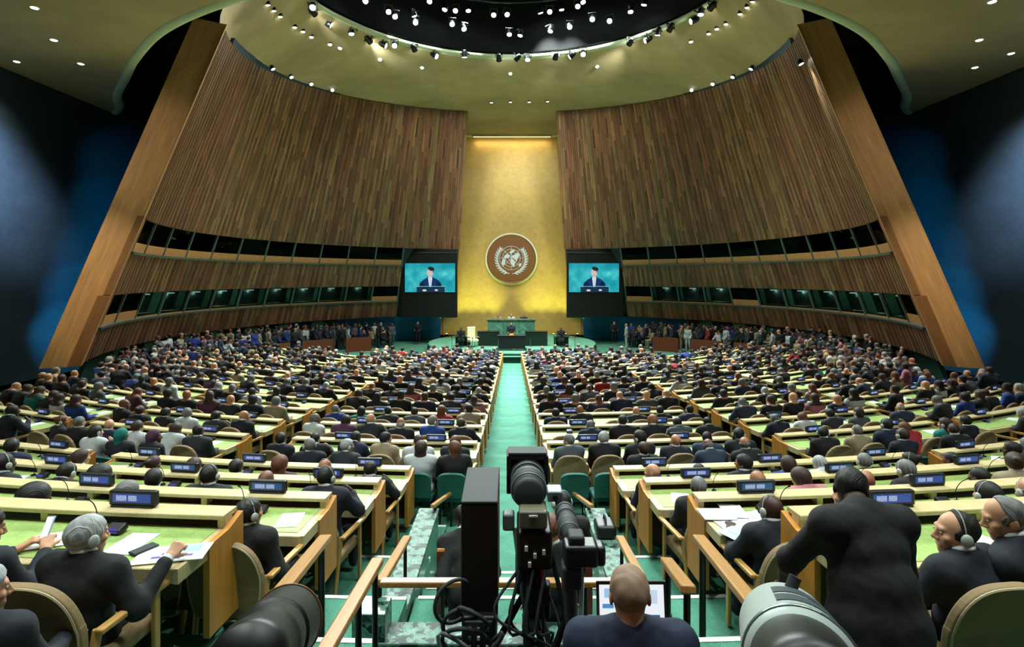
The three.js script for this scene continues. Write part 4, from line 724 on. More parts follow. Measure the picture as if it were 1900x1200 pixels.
function placeHand(g, at0, dir, palm) { // fingers along dir, palm towards palm
  const y = dir.clone().normalize(), z = palm.clone().multiplyScalar(-1).addScaledVector(y, palm.dot(y)).normalize(), x = y.clone().cross(z);
  return g.clone().applyMatrix4(new THREE.Matrix4().makeBasis(x, y, z).setPosition(at0));
}
const skinTones = { fair: 0xc69373, olive: 0xb98462, tan: 0x9a6444, brown: 0x6b4130, dark: 0x3f261d };
const hairTones = { black: 0x16130f, brown: 0x4a2e20, auburn: 0x84492b, grey: 0x8f908d, silver: 0xd2d6d6 };
const clothTones = { black: 0x0b0d10, charcoal: 0x171b1f, 'dark grey': 0x283034, navy: 0x0c1424, 'dark blue': 0x132140, 'mid grey': 0x545e64, 'slate blue': 0x2a3c52, blue: 0x1d4298, red: 0xb52a36, white: 0xd9dee0, teal: 0x14867c, plum: 0x5b3450, pink: 0xc77b86, beige: 0xa8997a };
for (const [k, v] of Object.entries(skinTones)) mat('skin_' + k, v, { roughness: 0.55 });
for (const [k, v] of Object.entries(hairTones)) mat('hair_' + k, v, { roughness: 0.62, map: rep(hairTex, 3, 1.2), bumpMap: rep(hairTex, 3, 1.2), bumpScale: 0.004 });
for (const [k, v] of Object.entries(clothTones)) mat('cloth_' + k, v, { roughness: 0.85, map: rep(fabricTex, 6) });
mat('headset', 0xa9b0a8, { roughness: 0.4 }); mat('shirt', 0xdfe6ea, { roughness: 0.8 }); mat('shoe', 0x0c0b0b, { roughness: 0.4 }); mat('eye', 0xb9b1a8, { roughness: 0.2 }); mat('iris', 0x1e140f, { roughness: 0.2 }); mat('lip', 0x8a4a40, { roughness: 0.5 });
// parts of a figure at a given fineness, all in the figure's own axes
function figure(J, c, o = {}) {
  const H = headM(J), F = {}, near = c < 0.02, hc = near ? 0.0055 : 0.0155, hand = [];
  const under = [...torso(J, 0.62), [J.neck, J.head.clone().lerp(J.neck, 0.45), 0.061, 0.058], ...arm(J, 'L', -0.012), ...arm(J, 'R', -0.012)];
  if (near) {
    for (const s of ['L', 'R']) under.push(...leg(J, s, -0.014), ...foot(J, s).map(([a, b, r, q]) => [a, b, r - 0.01, q - 0.01]));
    for (const s of ['L', 'R']) { const w = J['w' + s], h = J['h' + s]; hand.push(placeHand(handGeo(0.0045, o['curl' + s] ?? 0.35, s), w.clone().lerp(h, 0.12), h.clone().sub(w), o['palm' + s] ?? V(0, -1, 0))); }
  } else for (const s of ['L', 'R']) under.push(...mitt(J, s));
  F.body = mergeGeometries([boneMesh(under, 0.03, 0, near ? 0.018 : 0.03), headGeo(hc).clone().applyMatrix4(H), ...hand]);
  const fold = near ? (x, y, z, d) => d - 0.0045 * wob(x, y * 0.8, z, 26) - 0.0025 * wob(x + 0.3, y, z * 1.2, 55) : null;
  const neckTop = J.neck.clone(), up = J.head.clone().sub(J.neck).normalize();
  const coat = [...torso(J, 1, 0.012), ...arm(J, 'L', 0.014, 0.9), ...arm(J, 'R', 0.014, 0.9)];
  if (o.skirt) { const dn = J.waist.clone().sub(J.pel).normalize().multiplyScalar(-0.16), q = J.pel.clone().add(dn); coat.push([off(q, J.plat, -0.1), off(q, J.plat, 0.1), 0.145], [off(J.pel, J.plat, -0.1), off(J.pel, J.plat, 0.1), 0.14], [off(J.waist, J.plat, -0.08), off(J.waist, J.plat, 0.08), 0.13]); }
  F.jacket = boneMesh(coat, 0.05, 0, c, (x, y, z, d) => { const q = fold ? fold(x, y, z, d) : d, h = (x - neckTop.x) * up.x + (y - neckTop.y) * up.y + (z - neckTop.z) * up.z; return max(q, hypot(x - neckTop.x, z - neckTop.z) < 0.13 ? h - 0.06 : -9); });
  F.trousers = boneMesh([[off(J.pel, J.plat, -0.07), off(J.pel, J.plat, 0.07), 0.112], ...leg(J, 'L', 0.008), ...leg(J, 'R', 0.008)], 0.04, 0, near ? c * 1.2 : 0.036, fold);
  if (near) { F.shoes = ['L', 'R'].map((s) => boneMesh(foot(J, s), 0.02, 0.006, 0.012)); }
  const cg = clean(new THREE.TorusGeometry(0.06, 0.011, 8, 28)); cg.rotateX(PI / 2); cg.scale(1, 1.5, 1); cg.applyQuaternion(new THREE.Quaternion().setFromUnitVectors(V(0, 1, 0), up)); F.collar = cg.translate(...neckTop.clone().addScaledVector(up, 0.058).toArray());
  F.head = H; F.hc = hc;
  return F;
}
function dress(t, F, o) {                            // hang the parts of figure F under thing t
  part(t, 'body', F.body, M['skin_' + o.skin]);
  part(t, 'jacket', F.jacket, M['cloth_' + o.cloth]);
  part(t, 'trousers', F.trousers, M['cloth_' + (o.legs ?? (['white', 'red', 'teal', 'pink', 'beige', 'blue', 'plum'].includes(o.cloth) ? 'charcoal' : o.cloth))]);
  if (o.collar !== false) part(t, 'shirt_collar', F.collar, M.shirt);
  if (F.shoes) for (const s of F.shoes) part(t, 'shoe', s, M.shoe);
  if (o.hair) { const h = part(t, 'hair', hairGeo(o.hair, F.hc * (F.hc < 0.01 ? 0.9 : 1.1)), o.hairMat ?? M['hair_' + o.hairTone]); h.applyMatrix4(F.head); }
  if (o.headset) part(t, 'headset', headsetGeo(), M.headset).applyMatrix4(F.head);
  if (F.hc < 0.01 && o.face !== false) for (const s of [-1, 1]) { const e = part(t, 'eye', clean(new THREE.SphereGeometry(0.0098, 14, 10)).translate(s * 0.031, 0.002, -0.0862), M.eye); e.applyMatrix4(F.head); const ir = part(e, 'iris', clean(new THREE.SphereGeometry(0.0052, 10, 8)).translate(s * 0.031, 0.002, -0.0922), M.iris); }
  return t;
}
// ---------------------------------------------------------------- desks, chairs and seats
const seats = [];
const sideWord = (s) => s < 0 ? 'left' : 'right';
function deskRow({ r, d, x0, x1, s, block, row, rowWord, ends = 3, seatsToo = true, fine = false }) {
  let a0 = asin(min(0.999, x0 / r)), a1 = asin(min(0.999, x1 / r)); const inner = a0; if (s < 0) [a0, a1] = [-a1, -a0];
  const T = -d + 0.74, n = fine ? 14 : max(3, Math.round((a1 - a0) * r / 0.9)), where = sideWord(s) + ' ' + block + ' block, ' + rowWord;
  const t = thing('delegates_desk', 'long curved blond wood desk with green top, ' + where, 'desk', onArc(r + 0.3, (a0 + a1) / 2, -d), 0, 'curved desks for the delegates'), o = t.position;
  const P = (nm, g, m) => part(t, nm, g.translate(-o.x, -o.y, -o.z), m);
  P('tabletop', sweep([[r + 0.05, T - 0.035], [r + 0.58, T - 0.035], [r + 0.58, T - 0.095], [r + 0.625, T - 0.095], [r + 0.63, T - 0.09], [r + 0.63, T - 0.006], [r + 0.624, T], [r + 0.05, T]], a0, a1, n), M.deskWood);
  P('desk_pad', ring(r + 0.085, r + 0.57, T, T + 0.005, a0 + 0.05 / r, a1 - 0.05 / r, n), M.pad);
  P('ledge', sweep([[r - 0.08, T + 0.07], [r + 0.085, T + 0.07], [r + 0.09, T + 0.075], [r + 0.09, T + 0.1], [r + 0.085, T + 0.105], [r - 0.08, T + 0.105]], a0, a1, n), M.deskWood);
  P('modesty_panel', ring(r - 0.06, r - 0.03, -d + 0.06, T + 0.07, a0, a1, n), M.modesty);
  const nb = max(2, Math.round((a1 - a0) * r / 1.25)); for (let i = 0; i <= nb; i++) { const a = a0 + (a1 - a0) * (i / nb), w = 0.03 / r; P('ledge_support', ring(r - 0.02, r + 0.07, T, T + 0.07, clamp(a - w, a0, a1 - 2 * w), clamp(a + w, a0 + 2 * w, a1), 1), M.deskWood); }
  const E = (a, dir) => P('end_rail', sweep([[r + 0.33, T - 0.095], [r + 0.63, T - 0.095], [r + 0.63, T + 0.002], [r + 0.33, T + 0.002]], dir > 0 ? a : a - 0.03 / r, dir > 0 ? a + 0.03 / r : a, 1), M.deskWood) && P('end_panel', sweep([[r - 0.09, -d + 0.1], [r + 0.33, -d + 0.1], [r + 0.33, T + 0.004], [r + 0.1, T + 0.012], [r - 0.09, T + 0.068]], dir > 0 ? a : a - 0.045 / r, dir > 0 ? a + 0.045 / r : a, 1), M.panelWood);
  if (ends & 1) s > 0 ? E(a0, -1) : E(a1, 1);
  if (ends & 2) s > 0 ? E(a1, 1) : E(a0, -1);
  if (!seatsToo) return t;
  const len = (a1 - a0) * r, m = floor(len / 0.6), step = (a1 - a0) / m;
  for (let i = 0; i < m; i++) { const a = s > 0 ? a0 + step * (i + 0.5) : a1 - step * (i + 0.5); seats.push({ r, a, d, s, i, m, block, row, rowWord, where, T }); }
  return t;
}
const REAR = [[35.0, 2.6, 2.12, 5.0, 'first row'], [33.75, 2.98, 1.8, 6.7, 'second row'], [32.35, 3.35, 1.64, 8.6, 'third row'], [30.95, 3.69, 1.53, 6.4, 'fourth row']];
for (const s of [-1, 1]) REAR.forEach(([r, d, x0, x1, w], i) => deskRow({ r, d, x0, x1, s, block: 'rear', row: i, rowWord: w, fine: true }));
for (const s of [-1, 1]) deskRow({ r: 30.95, d: 3.69, x0: 6.95, x1: 10.6, s, block: 'rear side', row: 3, rowWord: 'fourth row', fine: true });
for (let k = 0; k < 15; k++) for (const s of [-1, 1]) {
  const r = 28.8 - 1.45 * k, w = ORD[k + 1] + ' row', d = dish(r + 0.5);
  if (r > 8) deskRow({ r, d, x0: 0.66 - 0.008 * k, x1: 4.25, s, block: 'centre', row: k, rowWord: w });
  const xi = 5.25 - (28.8 - r) * 0.045, x2 = 9.85 - (28.8 - r) * 0.14;
  if (r > 11) deskRow({ r, d, x0: xi, x1: min(x2 - 0.8, r * 0.85), s, block: 'outer', row: k, rowWord: w });
  if (r > 14) { let x1 = x2 + 0.6; for (let x = x2 + 0.6; x < 14.2 && x < r * 0.8; x += 0.3) { const Z = STAGE_Z - sqrt(r * r - x * x); if (Z > 17.5 && hypot(x, Z - CZ) > 14.2) break; x1 = x; } if (x1 - x2 > 1.3) deskRow({ r, d, x0: x2, x1, s, block: 'far', row: k, rowWord: w }); }
}
// --- chairs: the first of each kind is built here, the others are clones of it
function bent(g, k) { const p = g.attributes.position; for (let i = 0; i < p.count; i++) p.setZ(i, p.getZ(i) - k * p.getX(i) ** 2); g.computeVertexNormals(); return g; }
function backShape(w, y0, y1, flare, round) { const s = new THREE.Shape(); s.moveTo(-w * flare, y0); s.bezierCurveTo(-w, y0 + 0.15, -w, y1 - round, -w * 0.96, y1 - round); s.bezierCurveTo(-w * 0.8, y1 + 0.0, w * -0.3, y1, 0, y1); s.bezierCurveTo(w * 0.3, y1, w * 0.8, y1, w * 0.96, y1 - round); s.bezierCurveTo(w, y1 - round, w, y0 + 0.15, w * flare, y0); s.closePath(); return s; }
function armchair(detail) {
  const G = {}, sh = backShape(0.29, 0.4, 1.0, 0.8, 0.24), n = detail ? 14 : 5;
  const e = new THREE.ExtrudeGeometry(sh, { depth: 0.03, bevelEnabled: true, bevelSize: 0.012, bevelThickness: 0.012, bevelSegments: detail ? 3 : 1, curveSegments: n, steps: 1 });
  G.back = bent(at(clean(e), 0, 0, 0.25, 0, 0.12).translate(0, 0, 0.0), 0.4);
  const pp = sh.getPoints(detail ? 12 : 5).map((q) => V(q.x, q.y, 0)), pg = clean(new THREE.TubeGeometry(new THREE.CatmullRomCurve3(pp), detail ? 60 : 16, 0.007, 5)); G.pipe = bent(at(pg, 0, 0, 0.292, 0, 0.12), 0.4);
  G.seat = detail ? rbox(0.54, 0.11, 0.54, 0.04, 0, 0.42, 0.0, 0, 0, 3) : box(0.54, 0.1, 0.54, 0, 0.42, 0);
  const B = (w, h, d, ...q) => detail ? rbox(w, h, d, 0.012, ...q) : box(w, h, d, ...q);
  G.arm = [-1, 1].map((s) => B(0.055, 0.035, 0.5, s * 0.31, 0.66, -0.02, s * -0.06)); G.front = [-1, 1].map((s) => B(0.035, 0.64, 0.05, s * 0.305, 0.33, -0.2)); G.rear = [-1, 1].map((s) => detail ? rod(V(s * 0.25, 0, 0.34), V(s * 0.27, 0.66, 0.2), 0.018, 8, 0.026) : box(0.04, 0.64, 0.04, s * 0.26, 0.33, 0.26));
  return G;
}
const ARM = armchair(true), ARMLOW = armchair(false);
function buildArmchair(G) { const t = new THREE.Group(); const b = part(t, 'backrest', G.back, M.beige); part(b, 'piping', G.pipe, M.piping); part(t, 'seat', G.seat, M.beige); for (const g of G.arm) part(t, 'armrest', g, M.chairWood); for (const g of [...G.front, ...G.rear]) part(t, 'leg', g, M.chairWood); return t; }
const lowMesh = (() => { const w = join([...ARMLOW.arm, ...ARMLOW.front, ...ARMLOW.rear]), b = join([ARMLOW.back, ARMLOW.seat]); const g = mergeGeometries([b, w], true); return shade(new THREE.Mesh(g, [M.beige, M.chairWood])); })();
const tealGeo = (() => { const sh = backShape(0.21, 0.5, 0.88, 0.97, 0.06), e = at(clean(new THREE.ExtrudeGeometry(sh, { depth: 0.04, bevelEnabled: true, bevelSize: 0.012, bevelThickness: 0.012, bevelSegments: 2, curveSegments: 6 })), 0, 0, 0.22, 0, 0.1); return { back: bent(e, 0.5), seat: rbox(0.44, 0.08, 0.44, 0.03, 0, 0.43, 0), legs: [[-1, -1], [1, -1], [-1, 1], [1, 1]].map(([a, b]) => rod(V(a * 0.2, 0, b * 0.2), V(a * 0.18, 0.42, b * 0.18), 0.012, 6)), posts: [-1, 1].map((a) => rod(V(a * 0.19, 0.4, 0.2), V(a * 0.19, 0.6, 0.26), 0.012, 6)) }; })();
function buildTeal() { const t = new THREE.Group(); part(t, 'backrest', tealGeo.back, M.teal); part(t, 'seat', tealGeo.seat, M.teal); for (const g of tealGeo.legs) part(t, 'leg', g, M.blackMetal); for (const g of tealGeo.posts) part(t, 'back_post', g, M.blackMetal); return t; }
const PROTO = { arm: buildArmchair(ARM), low: lowMesh, teal: buildTeal() };
function putCopy(proto, name, label, cat, group, pos, turn) { const c = proto.clone(); c.name = numbered(name); c.position.copy(pos); c.rotation.y = turn; tag(c, label, cat, group); return add(c); }
function seatPos(q, dr) { return onArc(q.r + dr, q.a, -q.d); }
const seatWord = (q) => q.where + ', ' + ORD[q.i + 1] + ' from aisle';
seats.forEach((q) => { q.Z = -seatPos(q, 0.9).z; q.x = seatPos(q, 0.9).x; q.vis = abs(q.x) < q.Z * 0.99 + 0.4; });
const inView = seats.filter((q) => q.vis).sort((a, b) => a.Z - b.Z);
// ---------------------------------------------------------------- people
const SIT = 0.95;
function scaleJ(J, k) { for (const v of Object.values(J)) if (v.isVector3 && v !== J.lat && v !== J.plat) v.multiplyScalar(k); return J; }
function turnUpper(J, ang) { const c = J.pel.clone(), ax = V(0, 1, 0); for (const k of ['chest', 'neck', 'head', 'sL', 'eL', 'sR', 'eR']) J[k].sub(c).applyAxisAngle(ax, ang).add(c); J.lat.applyAxisAngle(ax, ang); return J; }
function leanJ(J, ang, roll = 0) { const c = J.pel.clone(); for (const k of ['waist', 'chest', 'neck', 'head', 'sL', 'sR']) J[k].sub(c).applyAxisAngle(V(1, 0, 0), ang).applyAxisAngle(V(0, 0, 1), roll).add(c); return J; }
function pose(i) {
  const J = seated();
  if (i === 1) { leanJ(J, -0.3); J.head.add(V(0, -0.03, -0.03)); J.pitch = -0.35; J.eL.add(V(-0.06, 0.02, -0.12)); J.eR.add(V(0.06, 0.02, -0.12)); J.wL.set(-0.1, 0.8, -0.4); J.wR.set(0.1, 0.8, -0.4); J.hL.set(-0.04, 0.8, -0.48); J.hR.set(0.04, 0.8, -0.48); }
  if (i === 2) { turnUpper(J, 0.22); J.yaw = 0.75; J.wR.set(0.1, 0.79, -0.38); }
  if (i === 3) { turnUpper(J, -0.22); J.yaw = -0.75; leanJ(J, -0.1); J.wL.set(-0.1, 0.79, -0.4); }
  if (i === 4) { leanJ(J, 0.12); J.eL.set(-0.29, 0.75, 0.04); J.eR.set(0.29, 0.75, 0.04); J.wL.set(-0.3, 0.7, -0.2); J.wR.set(0.3, 0.7, -0.2); J.hL.set(-0.3, 0.69, -0.29); J.hR.set(0.3, 0.69, -0.29); J.yaw = 0.2; }
  if (i === 5) { leanJ(J, -0.12, 0.06); J.eR.set(0.3, 0.82, -0.2); J.wR.set(0.16, 0.98, -0.3); J.hR.set(0.1, 1.06, -0.26); J.yaw = -0.2; }
  return scaleJ(J, SIT);
}
const standing = (lean = 0) => { const J = seated(); Object.assign(J, { pel: V(0, 0.94, 0), waist: V(0, 1.1, 0.01), chest: V(0, 1.27, 0), neck: V(0, 1.45, 0), head: V(0, 1.615, -0.03), sL: V(-0.185, 1.39, 0), eL: V(-0.245, 1.12, 0.02), wL: V(-0.22, 0.9, -0.12), hL: V(-0.2, 0.82, -0.15), sR: V(0.185, 1.39, 0), eR: V(0.245, 1.12, 0.02), wR: V(0.22, 0.9, -0.12), hR: V(0.2, 0.82, -0.15), gL: V(-0.095, 0.9, 0), kL: V(-0.11, 0.5, -0.03), aL: V(-0.12, 0.1, 0.02), tL: V(-0.14, 0.045, -0.13), gR: V(0.095, 0.9, 0), kR: V(0.11, 0.5, -0.03), aR: V(0.12, 0.1, 0.02), tR: V(0.14, 0.045, -0.13) }); if (lean) leanJ(J, lean); return J; };
const MID = [0, 1, 2, 3, 4, 5].map((i) => figure(pose(i), 0.032));
// one light mesh per pose for people who show only a few pixels high: skin, jacket, trousers and hair by region
function smallFigure(J, c, hair) {
  const hm = headM(J), inv = hm.clone().invert(), all = [...torso(J, 1, 0.012), ...arm(J, 'L', 0.012), ...arm(J, 'R', 0.012), ...mitt(J, 'L'), ...mitt(J, 'R'), ...leg(J, 'L', 0.01), ...leg(J, 'R', 0.01), ...foot(J, 'L'), ...foot(J, 'R'), [J.neck, J.head.clone().lerp(J.neck, 0.4), 0.056]];
  const f0 = bonesField(all, 0.035), [lo, hi] = boundsOf(all, c * 2.5); hi[1] = max(hi[1], J.head.y + 0.2); lo[2] -= 0.12; hi[2] += 0.1;
  const q = V(0, 0, 0), g = nets((x, y, z) => { q.set(x, y, z).applyMatrix4(inv); let h = smin(cran(q.x, q.y, q.z) - (hair === 'bald' ? 0.004 : 0.014), ell(q.x, q.y + 0.05, q.z + 0.03, 0.062, 0.075, 0.07), 0.04); if (hair === 'long') h = smin(h, ell(q.x, q.y + 0.1, q.z - 0.05, 0.1, 0.15, 0.07), 0.03); return smin(f0(x, y, z), h, 0.02); }, lo, hi, c);
  const P = g.attributes.position, I = [[], [], [], []], m = V(0, 0, 0);
  for (let i = 0; i < g.index.count; i += 3) {
    m.set(0, 0, 0); for (let k = 0; k < 3; k++) { const j = g.index.array[i + k]; m.x += P.getX(j) / 3; m.y += P.getY(j) / 3; m.z += P.getZ(j) / 3; }
    q.copy(m).applyMatrix4(inv); let s = 1;
    if (q.length() < 0.16 && q.y > -0.13 || (hair === 'long' && q.length() < 0.27 && q.z > -0.02 && m.y > J.neck.y - 0.02)) s = hair !== 'bald' && (q.z * 0.8 + q.y * 0.55 + 0.03 > 0) && (q.y > -0.065 || hair === 'long') ? 3 : 0;
    else if (m.distanceTo(J.hL) < 0.075 || m.distanceTo(J.hR) < 0.075) s = 0;
    else if (m.y < J.pel.y - 0.02 || (m.z < J.pel.z - 0.16 && m.y < J.pel.y + 0.08)) s = 2;
    I[s].push(...g.index.array.subarray(i, i + 3));
  }
  g.setIndex(I.flat()); let o = 0; I.forEach((l, s) => { g.addGroup(o, l.length, s); o += l.length; });
  return g;
}
const SMALL = {}; for (const h of ['short', 'bald', 'long']) SMALL[h] = [0, 1, 2, 4].map((i) => smallFigure(pose(i), 0.038, h));
const hairName = (o) => o.hair === null ? 'bald' : o.hair === 'scarf' ? o.scarf + '-scarfed' : (['long', 'bob'].includes(o.hair) ? 'long-haired ' : '') + (o.hairTone === 'black' ? 'black' : o.hairTone) + '-haired';
const looks = (o) => (o.hair === null ? 'bald' : o.hair === 'scarf' ? 'scarf-wearing' : o.hair === 'fringe' || o.hair === 'receding' ? 'balding' : o.hairTone + '-haired') + ' person in ' + o.cloth;
function randomLook() {
  const woman = rnd() < 0.26, o = { skin: pick(['fair', 'fair', 'olive', 'tan', 'brown', 'brown', 'dark']), cloth: pick(['black', 'black', 'charcoal', 'charcoal', 'dark grey', 'navy', 'navy', 'dark blue', 'mid grey', 'slate blue']), headset: rnd() < 0.3, pose: floor(rnd() * 6), woman };
  if (woman) { o.hair = pick(['long', 'bob', 'bun', 'long']); o.hairTone = pick(['black', 'brown', 'auburn', 'brown']); if (rnd() < 0.6) o.cloth = pick(['red', 'white', 'teal', 'plum', 'pink', 'beige', 'blue', 'mid grey', 'white']); }
  else { o.hair = pick(['short', 'short', 'short', 'cropped', 'cropped', null, 'fringe', 'receding']); o.hairTone = o.skin === 'dark' || o.skin === 'brown' ? pick(['black', 'black', 'black', 'grey']) : pick(['black', 'black', 'brown', 'grey', 'silver']); if (rnd() < 0.1) o.cloth = pick(['white', 'blue', 'beige']); }
  return o;
}
const special = { // looks read off the photograph: side, block, row, seat
  '-1rear1,2': { skin: 'brown', hair: 'cropped', hairTone: 'grey', cloth: 'charcoal', pose: 1 }, '-1rear1,3': { skin: 'dark', hair: 'afro', hairTone: 'black', cloth: 'plum', headset: true, pose: 0 },
  '-1rear2,0': { skin: 'dark', hair: 'cropped', hairTone: 'black', cloth: 'navy', headset: true, pose: 5 }, '-1rear2,1': { skin: 'brown', hair: null, cloth: 'black', pose: 0 }, '-1rear2,2': { skin: 'dark', hair: 'cropped', hairTone: 'black', cloth: 'charcoal', headset: true, pose: 0 }, '-1rear2,4': { skin: 'dark', hair: 'afro', hairTone: 'black', cloth: 'pink', pose: 0 }, '-1rear2,6': { skin: 'dark', hair: 'cropped', hairTone: 'black', cloth: 'navy', headset: true, pose: 0 }, '-1rear2,7': { skin: 'brown', hair: null, cloth: 'blue', pose: 1 },
  '-1rear3,0': { skin: 'dark', hair: 'cropped', hairTone: 'black', cloth: 'black', pose: 5 }, '-1rear3,1': { skin: 'tan', hair: 'fringe', hairTone: 'brown', cloth: 'charcoal', headset: true, pose: 0 }, '-1rear3,2': { skin: 'fair', hair: 'long', hairTone: 'auburn', cloth: 'plum', pose: 0 }, '-1rear3,3': { skin: 'brown', hair: 'short', hairTone: 'black', cloth: 'black', pose: 0 },
  '1rear2,0': { skin: 'dark', hair: 'cropped', hairTone: 'grey', cloth: 'charcoal', pose: 0 }, '1rear2,1': { skin: 'tan', hair: null, cloth: 'dark blue', pose: 0 }, '1rear2,3': { skin: 'tan', hair: null, cloth: 'dark blue', pose: 3 },
  '1rear3,0': { skin: 'fair', hair: null, cloth: 'navy', pose: 2 }, '1rear3,1': { skin: 'dark', hair: 'cropped', hairTone: 'black', cloth: 'black', pose: 0 }, '1rear3,2': { skin: 'tan', hair: 'short', hairTone: 'black', cloth: 'navy', pose: 2 }, '1rear3,3': { skin: 'fair', hair: 'bob', hairTone: 'brown', cloth: 'blue', pose: 0 }, '1rear3,4': { skin: 'fair', hair: 'short', hairTone: 'silver', cloth: 'white', pose: 1 },
  '-1outer0,2': { skin: 'olive', hair: 'short', hairTone: 'brown', cloth: 'white', pose: 0 }, '-1centre2,4': { skin: 'fair', hair: 'bob', hairTone: 'black', cloth: 'teal', pose: 0 }, '-1centre2,1': { skin: 'fair', hair: 'long', hairTone: 'auburn', cloth: 'red', pose: 0 }, '1centre5,3': { skin: 'olive', hair: 'cropped', hairTone: 'black', cloth: 'red', pose: 0 },
};
const OWN = new Set(['-1rear0,0', '-1rear0,1', '-1rear1,0', '1rear0,0', '1rear0,1', '1rear1,0']), EMPTY = new Set(['-1rear1,1', '-1rear0,2', '1rear1,2']);
const crowdSeats = [], chairLeft = [], midGroup = 'delegates seated at the curved desks';
let nPeople = 0, nChairs = 0;
inView.forEach((q) => {
  const key = q.s + q.block + q.row + ',' + q.i, o = { ...(special[key] ?? randomLook()) }, p = seatPos(q, 0.92);
  const occupied = OWN.has(key) || (!EMPTY.has(key) && (special[key] || rnd() > 0.05));
  p.y -= 0.03; const cp = seatPos(q, 0.9), turn = q.a + rr(-0.06, 0.06);
  if (nChairs < 285) { nChairs++; putCopy(q.Z < 9 ? PROTO.arm : PROTO.low, 'armchair', (occupied ? 'occupied' : 'empty') + ' beige armchair, ' + seatWord(q), 'chair', 'beige armchairs at the desks', cp, turn); } else chairLeft.push([cp, turn]);
  if (!occupied || OWN.has(key)) return;
  if (nPeople > 262) { crowdSeats.push([p, q.a, o]); return; }
  nPeople++;
  const label = looks(o) + ', ' + seatWord(q), sc = rr(0.96, 1.05) * (q.Z < 12.6 ? 1 : 1.06);
  if (q.Z < 12.6) { const t = thing('person', label, 'person', p, q.a + rr(-0.12, 0.12), midGroup); t.scale.setScalar(sc); dress(t, MID[o.pose], o); }
  else { const g = SMALL[o.hair === null || o.hair === 'fringe' ? 'bald' : ['long', 'bob'].includes(o.hair) ? 'long' : 'short'][o.pose % 4], m = shade(new THREE.Mesh(g, [M['skin_' + o.skin], M['cloth_' + o.cloth], M['cloth_' + (o.woman ? 'charcoal' : o.cloth)], M['hair_' + (o.hairTone ?? 'black')]])); m.name = numbered('person'); m.position.copy(p); m.rotation.y = q.a + rr(-0.15, 0.15); m.scale.setScalar(sc); add(tag(m, label, 'person', midGroup)); }
});
// advisers' teal chairs behind the first rows
for (const [block, s, xs, take] of [['centre', -1, [0.92, 1.46, 2.1, 2.7, 3.3, 3.9], [1, 1, 0, 1, 1, 0]], ['centre', 1, [0.96, 1.48, 2.1, 2.7, 3.3, 3.9], [0, 0, 1, 0, 1, 1]], ['outer', -1, [5.6, 6.2, 6.8, 7.4, 8.0], [0, 1, 1, 1, 0]], ['outer', 1, [5.6, 6.2, 6.8, 7.4, 8.0], [0, 0, 1, 0, 1]]])
  xs.forEach((x, i) => {
    const r = 30.42, a = s * asin(x / r), where = 'behind ' + sideWord(s) + ' ' + block + ' block, ' + ORD[i + 1] + ' from aisle', c = onArc(r, a, -dish(r));
    putCopy(PROTO.teal, 'side_chair', (take[i] ? 'occupied' : 'empty') + ' teal side chair ' + where, 'chair', 'teal side chairs', c, a);
    if (!take[i]) return;
    const o = s < 0 && block === 'centre' && i < 2 ? (i ? { skin: 'fair', hair: 'long', hairTone: 'brown', cloth: 'white', pose: 0 } : { skin: 'fair', hair: 'long', hairTone: 'auburn', cloth: 'black', pose: 2 }) : s < 0 && block === 'outer' && i === 1 ? { skin: 'brown', hair: 'scarf', cloth: 'navy', pose: 3, hairTone: 'black', scarf: 'plum' } : s < 0 && block === 'outer' && i === 2 ? { skin: 'tan', hair: 'scarf', cloth: 'charcoal', pose: 0, hairTone: 'black', scarf: 'teal' } : randomLook();
    if (o.hair === 'scarf') o.hairMat = M['cloth_' + o.scarf];
    dress(thing('person', looks(o) + ' on teal chair ' + where, 'person', onArc(r + 0.0, a, -dish(r)), a, 'advisers on teal chairs'), MID[o.pose], o);
  });
for (const q of PROTO.arm.children) void q;
// --- people close to the cameras, each with a figure of its own
function close(label, pos, turn, J, o) { const t = thing('person', label, 'person', pos, turn); const F = figure(J, 0.0135, o); return dress(t, F, o); }
const seatOf = (k) => { const q = seats.find((q) => q.s + q.block + q.row + ',' + q.i === k); const p = seatPos(q, 0.9); p.y -= 0.09; return { p, a: q.a, q }; };
{ // grey-haired man, right arm stretched to the desk end
  const { p, a } = seatOf('-1rear0,0'), J = scaleJ(seated(), 0.95); J.yaw = -0.42; J.pitch = -0.08; J.sR.set(0.18, 0.95, -0.02); J.eR.set(0.33, 0.74, -0.04); J.wR.set(0.33, 0.9, -0.27); J.hR.set(0.35, 0.95, -0.36); J.wL.set(-0.08, 0.76, -0.36); J.hL.set(0, 0.76, -0.44); turnUpper(J, -0.08);
  const t = close('grey-haired man in a black suit with a headset, clenched hand on the desk end', p, a, J, { skin: 'fair', hair: 'short', hairTone: 'silver', cloth: 'black', headset: true, curlR: 0.95, palmR: V(-0.6, -0.8, 0) });
  part(t, 'shirt_cuff', rod(J.wR.clone().lerp(J.eR, 0.1), J.wR.clone().lerp(J.hR, 0.12), 0.038, 18, 0.036), M.shirt);
}
